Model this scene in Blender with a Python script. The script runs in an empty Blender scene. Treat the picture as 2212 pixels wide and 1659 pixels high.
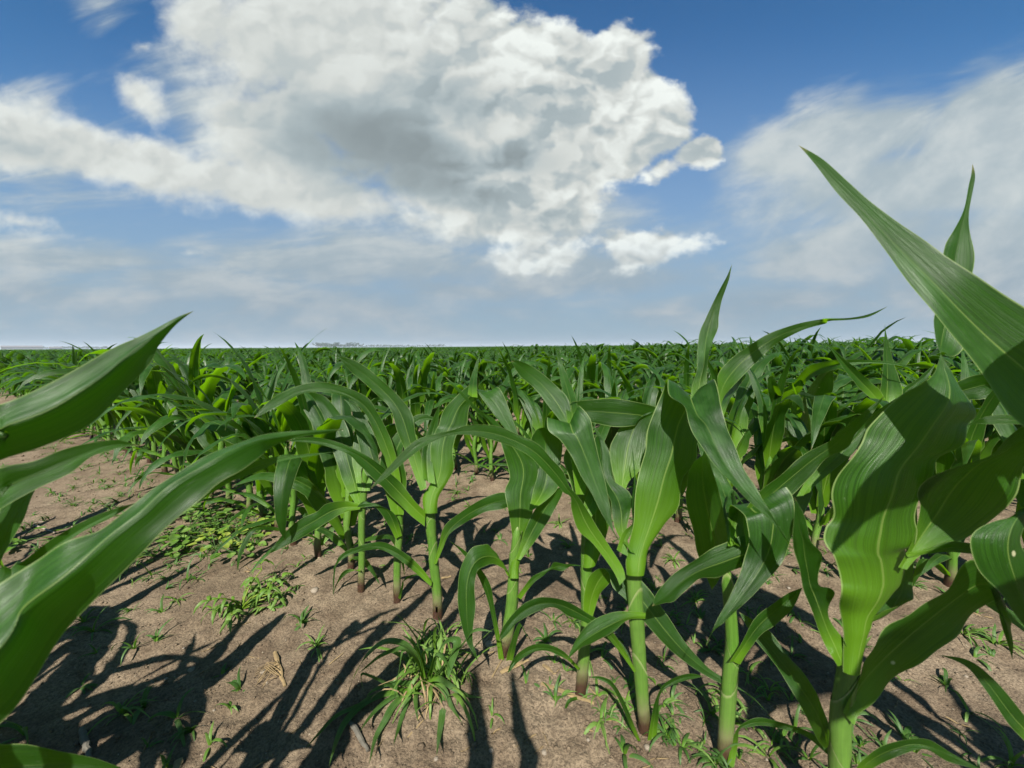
import bpy, bmesh, math, random
from math import sin, cos, pi, radians, sqrt
from mathutils import Vector, Matrix
random.seed(11)
SC = bpy.context.scene
COL = SC.collection

# ------------------------------------------------------------------ camera
H = 0.59                       # lens height above the soil
PITCH = radians(5.6)
ROLL = radians(-0.35)
F = 831.0                      # focal length in pixels of a 2212 px wide picture
cam_d = bpy.data.cameras.new('camera')
cam = bpy.data.objects.new('camera', cam_d)
COL.objects.link(cam)
cam.location = (0, 0, H)
cam.rotation_euler = (pi/2 - PITCH, 0, 0)
cam.rotation_euler = (Matrix.Rotation(pi/2-PITCH, 3, 'X') @ Matrix.Rotation(ROLL, 3, 'Z')).to_euler()
cam_d.sensor_width = 36
cam_d.lens = 36*F/2212
cam_d.clip_start = 0.02
cam_d.clip_end = 20000
cam_d.dof.use_dof = True
cam_d.dof.focus_distance = 1.1
cam_d.dof.aperture_fstop = 7.0
SC.camera = cam
CM = Matrix.Rotation(pi/2-PITCH, 3, 'X') @ Matrix.Rotation(ROLL, 3, 'Z')

CROP = {'F': (0, 0, 4032/2212), 'S': (0, 0, 1), 'A': (0, 1200, .6329), 'B': (1000, 1300, .6329),
        'C': (2300, 1000, .4521), 'D': (3000, 500, .4822), 'E': (0, 2100, .5877), 'G': (1200, 2000, .6329),
        'J': (2400, 1900, .7378), 'K': (3032, 1250, .4521), 'L': (2050, 1450, .4521), 'M': (2550, 1700, .4521),
        'N': (3032, 1900, .4521), 'O': (1450, 1600, .4521)}

def ray(c, x, y):
    ox, oy, k = CROP[c]
    X = (ox + k*x)*2212/4032; Y = (oy + k*y)*2212/4032
    return CM @ Vector(((X-1106)/F, (829.5-Y)/F, -1.0))

def at(c, x, y, d):            # point seen at (x, y), d metres along the view axis
    return Vector((0, 0, H)) + ray(c, x, y)*d

def on_ground(c, x, y):
    r = ray(c, x, y)
    return Vector((0, 0, H)) + r*(H/-r.z)

# ------------------------------------------------------------------ light and sky
SUN_EL = radians(46); SUN_AZ = radians(191)
sun_dir = Vector((sin(SUN_AZ)*cos(SUN_EL), cos(SUN_AZ)*cos(SUN_EL), sin(SUN_EL)))
sd = bpy.data.lights.new('sun', 'SUN')
sd.energy = 5.0; sd.angle = radians(0.55); sd.color = (1.0, .955, .87)
sun = bpy.data.objects.new('sun', sd); COL.objects.link(sun)
sun.rotation_euler = sun_dir.to_track_quat('Z', 'Y').to_euler()
SC.view_settings.view_transform = 'Standard'
SC.view_settings.look = 'None'
SC.view_settings.exposure = 1.4
SC.view_settings.gamma = 1

class NT:
    """small node helper"""
    def __init__(self, tree): self.t = tree
    def n(self, typ, **kw):
        nd = self.t.nodes.new(typ)
        for k, v in kw.items(): setattr(nd, k, v)
        return nd
    def put(self, nd, i, v):
        s = nd.inputs[i]
        if hasattr(v, 'is_output') or isinstance(v, bpy.types.NodeSocket): self.t.links.new(v, s)
        else: s.default_value = v
    def math(self, op, a, b=None, c=None, clamp=False):
        nd = self.n('ShaderNodeMath', operation=op, use_clamp=clamp)
        self.put(nd, 0, a)
        if b is not None: self.put(nd, 1, b)
        if c is not None: self.put(nd, 2, c)
        return nd.outputs[0]
    def smooth(self, x, lo, hi, a=0., b=1.):
        nd = self.n('ShaderNodeMapRange', interpolation_type='SMOOTHSTEP')
        for i, v in enumerate((x, lo, hi, a, b)): self.put(nd, i, v)
        return nd.outputs[0]
    def mix(self, f, a, b, mode='MIX'):
        nd = self.n('ShaderNodeMix', data_type='RGBA', blend_type=mode)
        self.put(nd, 0, f)
        for i, v in ((6, a), (7, b)):
            if isinstance(v, tuple) and len(v) == 3: v = v + (1,)
            self.put(nd, i, v)
        return nd.outputs[2]
    def noise(self, vec, scale, detail=4, rough=.55, dist=0., typ='FBM'):
        nd = self.n('ShaderNodeTexNoise', noise_type=typ)
        if vec is not None: self.put(nd, 'Vector', vec)
        self.put(nd, 'Scale', scale); self.put(nd, 'Detail', detail); self.put(nd, 'Roughness', rough); self.put(nd, 'Distortion', dist)
        return nd
    def vmath(self, op, a, b=None):
        nd = self.n('ShaderNodeVectorMath', operation=op)
        self.put(nd, 0, a)
        if b is not None: self.put(nd, 1, b)
        return nd
    def comb(self, x, y, z=0.):
        nd = self.n('ShaderNodeCombineXYZ')
        for i, v in enumerate((x, y, z)): self.put(nd, i, v)
        return nd.outputs[0]

world = bpy.data.worlds.new('World'); SC.world = world; world.use_nodes = True
W = NT(world.node_tree); world.node_tree.nodes.clear()
out = W.n('ShaderNodeOutputWorld'); bg = W.n('ShaderNodeBackground')
world.node_tree.links.new(bg.outputs[0], out.inputs[0])
SKY_STR = 0.05
bg.inputs[1].default_value = SKY_STR
sky = W.n('ShaderNodeTexSky', sky_type='NISHITA')
sky.sun_disc = False; sky.sun_elevation = SUN_EL; sky.sun_rotation = SUN_AZ
sky.air_density = 1.3; sky.dust_density = 1.2; sky.ozone_density = 1.6; sky.altitude = 0
# the photograph's sky is a deep, saturated blue
blue = W.mix(1.0, sky.outputs[0], (.36, .69, 1.0), 'MULTIPLY')
blue_up = blue
tc = W.n('ShaderNodeTexCoord')
sep = W.n('ShaderNodeSeparateXYZ'); W.put(sep, 0, tc.outputs['Generated'])
dx, dy, dz = sep.outputs
ady = W.math('MAXIMUM', W.math('ABSOLUTE', dy), .12)
ca = W.math('DIVIDE', dx, ady)                    # tan of azimuth
cb = W.math('DIVIDE', dz, ady)                    # tan of elevation
P0 = W.comb(ca, cb)
wn = W.noise(P0, 2.6, 4, .62)
warp = W.vmath('SUBTRACT', wn.outputs['Color'], (.5, .5, .5)).outputs[0]
warp = W.vmath('MULTIPLY', warp, (.15, .13, 0)).outputs[0]
P = W.vmath('ADD', P0, warp).outputs[0]
wn2 = W.noise(P0, 1.6, 3, .6)
warp2 = W.vmath('MULTIPLY', W.vmath('SUBTRACT', wn2.outputs['Color'], (.5, .5, .5)).outputs[0], (.34, .16, 0)).outputs[0]
PV = W.vmath('ADD', P0, warp2).outputs[0]

def cl(x, y):
    r = ray('F', x, y); return r.x/r.y, r.z/r.y

def blobs(lst, vec):
    acc = None
    for (x, y, rx, ry, rot, wgt) in lst:
        a, b = cl(x, y)
        mp = W.n('ShaderNodeMapping', vector_type='TEXTURE')
        W.put(mp, 0, vec); mp.inputs[1].default_value = (a, b, 0)
        mp.inputs[2].default_value = (0, 0, radians(rot)); mp.inputs[3].default_value = (rx/F, ry/F, 1)
        ln = W.vmath('LENGTH', mp.outputs[0]).outputs['Value']
        v = W.math('MULTIPLY', W.math('SUBTRACT', 1.0, ln), wgt)
        acc = v if acc is None else W.math('SMOOTH_MAX', acc, v, .12)
    return acc
# rot: counter-clockwise degrees
dense = blobs([(600, 95, 260, 140, -10, 1), (820, 200, 380, 230, -12, 1.3), (1130, 190, 270, 150, -5, 1.2), (1290, 150, 120, 80, 20, 1),
               (1350, 235, 140, 95, -25, 1.1), (1010, 350, 340, 170, -15, 1.2), (600, 320, 200, 110, -30, 1.), (180, 335, 300, 70, -18, .85),
               (20, 270, 170, 85, -5, .8), (350, 365, 170, 60, -20, .85), (650, 425, 360, 62, -12, .8), (1100, 450, 240, 62, -8, .8), (430, 40, 110, 90, -30, .7),
               (318, 215, 78, 66, -40, .75), (45, 468, 110, 32, -8, .5), (322, 92, 34, 15, 10, .3), (1425, 375, 60, 30, 22, .35),
               (1500, 345, 66, 40, 5, .75), (1400, 522, 150, 42, -3, .62), (1150, 545, 170, 45, 0, .32),
               (410, 545, 42, 10, 0, .3), (1290, 330, 130, 90, 15, 1.1), (700, 28, 200, 100, 0, .9), (1000, 90, 150, 85, 0, .9)], P)
veil = blobs([(1850, 300, 300, 105, 15, 1), (2130, 260, 280, 140, 25, 1.2), (2000, 400, 450, 120, 3, 1.1), (1850, 530, 360, 90, 8, .9),
              (2150, 580, 400, 190, 0, 1.), (760, 560, 460, 80, -3, .95), (1000, 620, 420, 40, 0, .6), (150, 560, 320, 50, 0, .8), (1250, 590, 420, 75, 0, .9),
              (420, 600, 300, 55, 0, .7), (700, 657, 300, 18, 2, .5), (200, 20, 90, 50, -35, .35), (1750, 480, 200, 40, 10, .4),
              (60, 640, 400, 80, 0, .6), (1680, 650, 600, 80, 3, .6), (600, 650, 900, 90, 0, .55), (450, 240, 220, 130, -50, .45), (1100, 480, 420, 100, 0, .7), (60, 330, 300, 130, -10, .6)], PV)
sc = W.comb(ca, W.math('MULTIPLY', cb, 1.3))
sw = W.vmath('ADD', sc, W.vmath('MULTIPLY', W.vmath('SUBTRACT', W.noise(sc, 5., 4, .60).outputs['Color'], (.5, .5, .5)).outputs[0], (.20, .20, 0)).outputs[0]).outputs[0]
def billow(vec):
    acc = None
    for s_, w_ in ((4.6, .46), (10., .28), (23., .14)):
        vo = W.n('ShaderNodeTexVoronoi', feature='F1', voronoi_dimensions='2D')
        W.put(vo, 'Vector', vec); W.put(vo, 'Scale', s_)
        v = W.math('MULTIPLY', W.math('SUBTRACT', .55, vo.outputs['Distance']), w_)
        acc = v if acc is None else W.math('ADD', acc, v)
    return acc
bl = billow(sw)
bl2 = billow(W.vmath('ADD', sw, (-.016, .030, 0)).outputs[0])
fb = W.noise(sc, 3.4, 10, .58).outputs[0]
soft = W.noise(sc, 2.8, 3, .5).outputs[0]
soft2 = W.noise(W.vmath('ADD', sc, (-.04, .08, 0)).outputs[0], 2.8, 3, .5).outputs[0]
de = W.math('ADD', dense, W.math('ADD', W.math('MULTIPLY', W.math('SUBTRACT', fb, .5), .95), W.math('MULTIPLY', bl, .55)))
fine_e = W.noise(sc, 13., 6, .62).outputs[0]
de = W.math('ADD', de, W.math('MULTIPLY', W.math('SUBTRACT', fine_e, .5), .55))
crisp = W.smooth(ca, -.45, .1)
hi = W.math('SUBTRACT', .55, W.math('MULTIPLY', crisp, .27))
dm = W.smooth(de, .04, hi)
streak = W.comb(W.math('MULTIPLY', W.math('ADD', ca, W.math('MULTIPLY', cb, -.4)), 1.2), W.math('MULTIPLY', W.math('SUBTRACT', cb, W.math('MULTIPLY', ca, W.smooth(cb, .12, .6, .02, .24))), 3.6))
fvn = W.noise(streak, 2.6, 9, .60, .3).outputs[0]
vm = W.smooth(W.math('ADD', veil, W.math('MULTIPLY', W.math('SUBTRACT', fvn, .5), 1.5)), -.10, .62, 0, .92)
relief = W.math('ADD', W.math('MULTIPLY', W.math('SUBTRACT', soft, soft2), .9), W.math('MULTIPLY', W.math('SUBTRACT', bl, bl2), 1.5))
relief = W.math('MAXIMUM', W.math('MINIMUM', relief, .20), -.20)
GREYL = [(830, 330, 300, 120, -14, 1.1), (980, 240, 230, 100, -10, .5), (900, 390, 240, 60, -8, 1.), (1230, 310, 110, 60, 0, .35),
         (1120, 340, 210, 80, -10, .7), (1150, 470, 200, 36, 0, .4), (1380, 553, 100, 20, 0, .5), (60, 330, 200, 60, -10, .35), (640, 230, 170, 120, -20, .4)]
grey = blobs(GREYL, PV)
gm = W.smooth(W.math('ADD', grey, W.math('MULTIPLY', W.math('SUBTRACT', soft, .5), -.5)), -.12, .85)
rim = W.smooth(de, .9, .20, 0, .06)
amp = W.math('MULTIPLY', W.math('ADD', .35, W.math('MULTIPLY', crisp, .65)), W.math('SUBTRACT', 1., W.math('MULTIPLY', gm, .72)))
lum = W.math('SUBTRACT', W.math('ADD', W.math('ADD', .67, rim), W.math('MULTIPLY', relief, amp)), W.math('MULTIPLY', gm, .33))
lum = W.math('MAXIMUM', lum, .30)
k = .38/SKY_STR
tint = W.mix(W.smooth(lum, .68, .42), (.98*k, 1.03*k, .99*k), (.84*k, 1.0*k, 1.05*k))
ccol = W.vmath('SCALE', tint); W.put(ccol, 'Scale', lum)
# the air turns paler towards the horizon
hz = W.smooth(cb, .0, .80, .88, 0.)
deep = W.smooth(cb, .35, 1.1)
blue = W.mix(deep, blue, W.mix(1.0, blue, (.62, .80, .80), 'MULTIPLY'))
base = W.mix(hz, blue, (.30*k, .41*k, .52*k))
vtex = W.smooth(W.math('ADD', W.math('ADD', fvn, W.math('MULTIPLY', bl, .30)), W.math('MULTIPLY', W.math('SUBTRACT', fine_e, .5), .25)), .42, .74)
vhigh = W.mix(vtex, (.42*k, .50*k, .53*k), (.62*k, .67*k, .66*k))
vcol = W.mix(W.smooth(cb, .02, .40), W.mix(vtex, (.29*k, .38*k, .46*k), (.45*k, .50*k, .535*k)), vhigh)
base = W.mix(vm, base, vcol)
lowfade = W.smooth(cb, .02, .34, .35, 1.)
front = W.smooth(dy, -.12, .10)      # the sky behind the camera, round the sun, is clear
colr = W.mix(W.math('MULTIPLY', W.math('MULTIPLY', dm, lowfade), front), base, ccol.outputs[0])
# below the horizon: soil-coloured, never seen
W.put(bg, 0, colr)

# ------------------------------------------------------------------ materials
def mat(name):
    m = bpy.data.materials.new(name); m.use_nodes = True
    m.node_tree.nodes.clear()
    return m, NT(m.node_tree)

def leaf_material(name, dark, lite, trans, tfac=.35, rough=.40, fine=True, coat=.26):
    m, T = mat(name)
    o = T.n('ShaderNodeOutputMaterial')
    uv = T.n('ShaderNodeUVMap'); uv.uv_map = 'uv'
    s = T.n('ShaderNodeSeparateXYZ'); T.put(s, 0, uv.outputs[0])
    u, v = s.outputs[0], s.outputs[1]
    au = T.math('ABSOLUTE', T.math('SUBTRACT', T.math('MULTIPLY', u, 2.), 1.))
    geo = T.n('ShaderNodeNewGeometry')
    oi = T.n('ShaderNodeObjectInfo')
    pos = T.n('ShaderNodeTexCoord').outputs['Object']
    big = T.noise(pos, 9., 3, .6).outputs[0]
    c = T.mix(T.smooth(big, .3, .75), dark, lite)
    c = T.mix(T.math('MULTIPLY', oi.outputs['Random'], .55), c, (lite[0]*1.35, lite[1]*1.2, lite[2]*1.1))
    vein = T.noise(T.comb(T.math('MULTIPLY', u, 62.), T.math('MULTIPLY', v, 1.0)), 1., 2, .75).outputs[0]
    c = T.mix(T.math('MULTIPLY', T.smooth(vein, .42, .60), .70), c, (dark[0]*.62, dark[1]*.62, dark[2]*.62))
    c = T.mix(T.math('MULTIPLY', T.smooth(vein, .60, .78), .28), c, (.065, .12, .035))
    c = T.mix(T.smooth(v, .36, .02, 0, .85), c, (.080, .175, .007))      # pale young base of the blade
    midw = T.math('SUBTRACT', .050, T.math('MULTIPLY', v, .036))
    mid = T.smooth(au, T.math('MULTIPLY', midw, .45), midw, 1., 0.)
    c = T.mix(T.math('MULTIPLY', mid, T.smooth(v, 1., .55, .05, .52)), c, (.15, .21, .05))
    edge = T.smooth(au, .955, .985)
    c = T.mix(T.math('MULTIPLY', edge, .62), c, (.20, .26, .09))
    sc_ = T.noise(T.comb(T.math('MULTIPLY', u, 14.), T.math('MULTIPLY', v, 22.), oi.outputs['Random']), 1., 5, .72).outputs[0]
    c = T.mix(T.smooth(sc_, .645, .72, 0, .45), c, (.15, .20, .11))   # rubbed, pale flecks
    vs = T.n('ShaderNodeTexVoronoi', feature='F1'); T.put(vs, 'Vector', pos); T.put(vs, 'Scale', 28.)
    vsc = T.n('ShaderNodeSeparateColor'); T.put(vsc, 0, vs.outputs['Color'])
    c = T.mix(T.math('MULTIPLY', T.smooth(vs.outputs['Distance'], .09, .05), T.math('GREATER_THAN', vsc.outputs[0], .93)), c, (.34, .33, .20))
    tip = T.smooth(v, .975, 1.0)
    c = T.mix(T.math('MULTIPLY', tip, .7), c, (.17, .13, .06))
    nz_ = T.n('ShaderNodeSeparateXYZ'); T.put(nz_, 0, geo.outputs['Normal'])
    dust = T.noise(pos, 26., 4, .65).outputs[0]
    df = T.math('MULTIPLY', T.smooth(nz_.outputs[2], .05, .65), T.smooth(dust, .40, .75, .0, .55))
    c = T.mix(df, c, (lite[0]*2.2+.003, lite[1]*1.55+.004, lite[2]*3.2+.006))
    b = T.n('ShaderNodeBsdfPrincipled')
    T.put(b, 'Base Color', c)
    T.put(b, 'Roughness', T.smooth(sc_, .35, .7, rough-.06, rough+.14))
    T.put(b, 'Specular IOR Level', coat)
    bump = T.n('ShaderNodeBump'); T.put(bump, 'Strength', .5); T.put(bump, 'Distance', .0015)
    T.put(bump, 'Height', vein)
    if fine: T.put(b, 'Normal', bump.outputs[0])
    tr = T.n('ShaderNodeBsdfTranslucent')
    tcx = T.mix(T.math('MULTIPLY', mid, .6), trans, (trans[0]*1.5, trans[1]*1.05, trans[2]))
    tcx = T.mix(T.smooth(vein, .4, .65, 0, .6), tcx, (trans[0]*.55, trans[1]*.7, trans[2]*.5))
    T.put(tr, 'Color', tcx)
    mx = T.n('ShaderNodeMixShader'); T.put(mx, 0, tfac)
    m.node_tree.links.new(b.outputs[0], mx.inputs[1]); m.node_tree.links.new(tr.outputs[0], mx.inputs[2])
    m.node_tree.links.new(mx.outputs[0], o.inputs[0])
    return m
M_LEAF = leaf_material('maize_leaf', (.0040, .0210, .0014), (.0165, .060, .0050), (.19, .42, .003))
M_FAR = leaf_material('maize_leaf_far', (.0048, .023, .0018), (.0185, .062, .0055), (.10, .26, .004), .34, fine=False)
M_GRASS = leaf_material('grass_blade', (.022, .066, .010), (.046, .105, .020), (.15, .30, .02), .35, .5, False)

def simple(name, col, rough=.8, bumpd=0., scale=60., col2=None, spec=.3):
    m, T = mat(name)
    o = T.n('ShaderNodeOutputMaterial'); b = T.n('ShaderNodeBsdfPrincipled')
    tcn = T.n('ShaderNodeTexCoord').outputs['Object']
    nz = T.noise(tcn, scale, 5, .65).outputs[0]
    oi = T.n('ShaderNodeObjectInfo').outputs['Random']
    c = T.mix(T.smooth(nz, .35, .68), col, col2 or tuple(x*.55 for x in col))
    c = T.mix(T.math('MULTIPLY', oi, .4), c, tuple(x*.7 for x in col))
    T.put(b, 'Base Color', c); T.put(b, 'Roughness', rough); T.put(b, 'Specular IOR Level', spec)
    if bumpd:
        bu = T.n('ShaderNodeBump'); T.put(bu, 'Strength', .8); T.put(bu, 'Distance', bumpd); T.put(bu, 'Height', nz)
        T.put(b, 'Normal', bu.outputs[0])
    m.node_tree.links.new(b.outputs[0], o.inputs[0])
    return m
M_STRAW = simple('dry_straw', (.22, .155, .075), .75, .001, 90)
M_STONE = simple('pebble_stone', (.23, .19, .145), .7, .001, 120)
M_STICK = simple('grey_stick', (.105, .095, .075), .8, .002, 80)
M_WEED = leaf_material('weed_leaf', (.040, .100, .014), (.085, .17, .024), (.20, .36, .02), .35, .5, False)
M_YEL = leaf_material('yellow_weed_leaf', (.10, .16, .018), (.17, .24, .028), (.26, .36, .03), .35, .5, False)

def stalk_material():
    m, T = mat('maize_stalk')
    o = T.n('ShaderNodeOutputMaterial')
    uv = T.n('ShaderNodeUVMap'); uv.uv_map = 'uv'
    s = T.n('ShaderNodeSeparateXYZ'); T.put(s, 0, uv.outputs[0])
    pos = T.n('ShaderNodeTexCoord').outputs['Object']
    z = T.n('ShaderNodeSeparateXYZ'); T.put(z, 0, pos)
    st = T.noise(T.comb(T.math('MULTIPLY', s.outputs[0], 40.), T.math('MULTIPLY', s.outputs[1], 2.)), 1., 3, .6).outputs[0]
    c = T.mix(T.smooth(st, .35, .68), (.060, .138, .014), (.034, .085, .007))
    oi = T.n('ShaderNodeObjectInfo').outputs['Random']
    c = T.mix(T.math('MULTIPLY', oi, .55), c, (.085, .145, .030))
    blot = T.noise(pos, 22., 4, .65).outputs[0]
    c = T.mix(T.smooth(blot, .45, .7, 0, .45), c, (.035, .085, .012))
    c = T.mix(T.smooth(s.outputs[1], .965, .995, 0, .6), c, (.20, .22, .10))
    nz = T.noise(pos, 40., 3, .6).outputs[0]
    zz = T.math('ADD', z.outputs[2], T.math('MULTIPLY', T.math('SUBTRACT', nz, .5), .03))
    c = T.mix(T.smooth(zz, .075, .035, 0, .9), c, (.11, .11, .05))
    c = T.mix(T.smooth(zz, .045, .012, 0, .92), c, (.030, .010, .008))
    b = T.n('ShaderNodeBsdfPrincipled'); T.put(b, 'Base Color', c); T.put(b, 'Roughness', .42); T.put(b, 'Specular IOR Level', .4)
    bump = T.n('ShaderNodeBump'); T.put(bump, 'Strength', .4); T.put(bump, 'Distance', .001); T.put(bump, 'Height', st)
    T.put(b, 'Normal', bump.outputs[0])
    T.put(b, 'Subsurface Weight', .25); T.put(b, 'Subsurface Radius', (.006, .010, .002)); T.put(b, 'Subsurface Scale', 1.)
    m.node_tree.links.new(b.outputs[0], o.inputs[0])
    return m
M_STALK = stalk_material()

def soil_material():
    m, T = mat('sandy_soil')
    o = T.n('ShaderNodeOutputMaterial'); b = T.n('ShaderNodeBsdfPrincipled')
    pos = T.n('ShaderNodeNewGeometry').outputs['Position']
    big = T.noise(pos, 2.4, 5, .6).outputs[0]
    mid = T.noise(pos, 22., 6, .68).outputs[0]
    fine = T.noise(pos, 230., 4, .75).outputs[0]
    blot = T.noise(pos, 6.5, 5, .62, .6).outputs[0]
    c = T.mix(T.smooth(big, .35, .65), (.145, .108, .070), (.202, .154, .104))
    c = T.mix(T.smooth(blot, .48, .64, 0, .5), c, (.078, .052, .033))
    c = T.mix(T.smooth(mid, .42, .70, 0, .6), c, (.070, .048, .030))
    c = T.mix(T.smooth(fine, .40, .62, 0, .62), c, (.034, .024, .016))
    c = T.mix(T.smooth(fine, .66, .74, 0, .75), c, (.22, .18, .135))
    vo = T.n('ShaderNodeTexVoronoi', feature='F1'); T.put(vo, 'Vector', pos); T.put(vo, 'Scale', 95.); T.put(vo, 'Randomness', 1.)
    sp = T.n('ShaderNodeSeparateColor'); T.put(sp, 0, vo.outputs['Color'])
    g = T.math('MULTIPLY', T.smooth(vo.outputs['Distance'], .16, .10), T.math('GREATER_THAN', sp.outputs[0], .86))
    c = T.mix(T.math('MULTIPLY', g, .8), c, (.27, .225, .165))
    T.put(b, 'Base Color', c); T.put(b, 'Roughness', .92); T.put(b, 'Specular IOR Level', .15)
    hh = T.math('ADD', T.math('MULTIPLY', mid, 1.0), T.math('ADD', T.math('MULTIPLY', fine, .42), T.math('MULTIPLY', g, .15)))
    bu = T.n('ShaderNodeBump'); T.put(bu, 'Strength', 1.); T.put(bu, 'Distance', .009); T.put(bu, 'Height', hh)
    T.put(b, 'Normal', bu.outputs[0])
    m.node_tree.links.new(b.outputs[0], o.inputs[0])
    return m
M_SOIL = soil_material()

# ------------------------------------------------------------------ object helpers
def link(o, parent=None):
    COL.objects.link(o)
    if parent: o.parent = parent
    return o

def tag(o, label=None, cat=None, group=None, kind=None):
    if label: o['label'] = label
    if cat: o['category'] = cat
    if group: o['group'] = group
    if kind: o['kind'] = kind
    return o

def empty(name, loc, rz=0, sc=1):
    o = bpy.data.objects.new(name, None); link(o)
    o.location = loc; o.rotation_euler = (0, 0, rz); o.scale = (sc, sc, sc); o.empty_display_size = .05
    return o

class MB:
    """collects vertices, faces and uvs, builds one mesh"""
    def __init__(s): s.v = []; s.f = []; s.uv = []; s.mi = []
    def grid(s, rows, uvs, mi=0, closed=False):
        n0 = len(s.v); nr = len(rows); nc = len(rows[0])
        for r in rows: s.v.extend([tuple(p) for p in r])
        for i in range(nr-1):
            for j in range(nc-1 if not closed else nc):
                j2 = (j+1) % nc
                s.f.append((n0+i*nc+j, n0+i*nc+j2, n0+(i+1)*nc+j2, n0+(i+1)*nc+j))
                u0, u1 = uvs[i][j], uvs[i][j2] if j2 else (1., uvs[i][j][1])
                u3, u2 = uvs[i+1][j], uvs[i+1][j2] if j2 else (1., uvs[i+1][j][1])
                s.uv.extend((u0, u1, u2, u3)); s.mi.append(mi)
    def mesh(s, name, mats):
        me = bpy.data.meshes.new(name)
        me.from_pydata(s.v, [], s.f)
        ul = me.uv_layers.new(name='uv')
        flat = [c for p in s.uv for c in p]
        ul.data.foreach_set('uv', flat)
        for m in (mats if isinstance(mats, (list, tuple)) else [mats]): me.materials.append(m)
        me.polygons.foreach_set('material_index', s.mi)
        me.polygons.foreach_set('use_smooth', [True]*len(me.polygons))
        me.update()
        return me
    def obj(s, name, mats, parent=None):
        return link(bpy.data.objects.new(name, s.mesh(name, mats)), parent)

def cr(p0, p1, p2, p3, t):
    t2 = t*t; t3 = t2*t
    return .5*((2*p1) + (p2-p0)*t + (2*p0-5*p1+4*p2-p3)*t2 + (3*p1-p0-3*p2+p3)*t3)

def blade_rows(secs, across=9, sub=5, vfold=.22, ruf=.006, freq=40., seed=0, curl=0., wrap=0.):
    """secs: list of (left, right) Vectors -> rows of points and uvs"""
    rnd = random.Random(seed)
    ph1, ph2 = rnd.uniform(0, 6), rnd.uniform(0, 6)
    n = len(secs); Ls, Rs, Ms = [], [], []
    mo = [q[2] if len(q) > 2 else Vector() for q in secs]
    for i in range(n-1):
        i0 = max(i-1, 0); i3 = min(i+2, n-1)
        for k_ in range(sub):
            t = k_/sub
            Ls.append(cr(secs[i0][0], secs[i][0], secs[i+1][0], secs[i3][0], t))
            Rs.append(cr(secs[i0][1], secs[i][1], secs[i+1][1], secs[i3][1], t))
            Ms.append(cr(mo[i0], mo[i], mo[i+1], mo[i3], t))
    Ls.append(secs[-1][0]); Rs.append(secs[-1][1]); Ms.append(mo[-1])
    C = [(a+b)/2 for a, b in zip(Ls, Rs)]
    Cs = [p.copy() for p in C]
    for _ in range(26 if len(secs) > 5 else 0):
        Cs = [Cs[0]]+[(Cs[i-1]+Cs[i]*2+Cs[i+1])/4 for i in range(1, len(Cs)-1)]+[Cs[-1]]
    for i in range(len(C)):
        hw_ = (Rs[i]-Ls[i]).length/2
        g_ = Cs[i]-C[i]
        if g_.length > hw_*.55: g_ = g_*(hw_*.55/g_.length) if g_.length > 0 else g_
        Ms[i] = Ms[i] + g_*max(0., 1-Ms[i].length/max(hw_*.3, 1e-5))
    arc = [0.]
    for i in range(1, len(C)): arc.append(arc[-1]+(C[i]-C[i-1]).length)
    tot = arc[-1] or 1
    rows, uvs = [], []; pn = None
    for i in range(len(C)):
        T_ = C[min(i+1, len(C)-1)]-C[max(i-1, 0)]
        w = Rs[i]-Ls[i]; hw = w.length/2
        nn = w.cross(T_)
        if nn.length > 1e-9 and hw > 1e-5: nn.normalize()
        else: nn = pn or Vector((0, 0, 1))
        if pn is not None and nn.dot(pn) < -.2: pass
        pn = nn
        row, ur = [], []
        vv = arc[i]/tot
        for j in range(across):
            u = -1+2*j/(across-1)
            side = ph1 if u < 0 else ph2
            wr = max(0., 1-vv/.32)
            off = vfold*(1-wr if wrap else 1)*hw*(abs(u)-1.0)*(1-.5*abs(u)) + curl*hw*(u*u-1) + wrap*wr*min(hw, .013)*sqrt(max(0, 1-u*u))
            off += ruf*min(1., hw/.02)*abs(u)**3*(sin(freq*arc[i]+side)+.5*sin(freq*2.3*arc[i]+side*2))*.6
            row.append(C[i]+w*(u/2)+nn*off+Ms[i]*(1-abs(u))**1.25); ur.append(((u+1)/2, vv))
        rows.append(row); uvs.append(ur)
    return rows, uvs

def tube_rows(pts, rad, seg=10, flat=1.0, ax=None):
    rows, uvs = [], []
    n = len(pts)
    for i, p in enumerate(pts):
        t = (pts[min(i+1, n-1)]-pts[max(i-1, 0)]).normalized()
        a = Vector((1, 0, 0)) if ax is None else ax
        b = t.cross(a)
        if b.length < 1e-3: a = Vector((0, 1, 0)); b = t.cross(a)
        b.normalize(); a = b.cross(t)
        rows.append([p+(a*cos(2*pi*j/seg)+b*sin(2*pi*j/seg)*flat)*rad[i] for j in range(seg)])
        uvs.append([(j/seg, i/(n-1)) for j in range(seg)])
    return rows, uvs

# ------------------------------------------------------------------ ground
ROW_A = radians(56.4)
RU = Vector((-sin(ROW_A), cos(ROW_A), 0)); RN = Vector((cos(ROW_A), sin(ROW_A), 0))
ROW1 = .556; ROWGAP = .76
def rowpos(s_, d_): return RU*s_ + RN*d_

from mathutils import noise as mn
def ground_z(x, y):
    r = sqrt(x*x+y*y)
    z = .010*mn.noise(Vector((x*2.3, y*2.3, 0)))+.005*mn.noise(Vector((x*9, y*9, 3)))
    d_ = RN.dot(Vector((x, y, 0)))
    z += .008*cos(2*pi*(d_-ROW1)/ROWGAP)
    if r < 5: z += .0055*mn.noise(Vector((x*34, y*34, 7)))+.0038*mn.noise(Vector((x*75, y*75, 9)))
    return z*(1 if r < 30 else 0)

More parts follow.
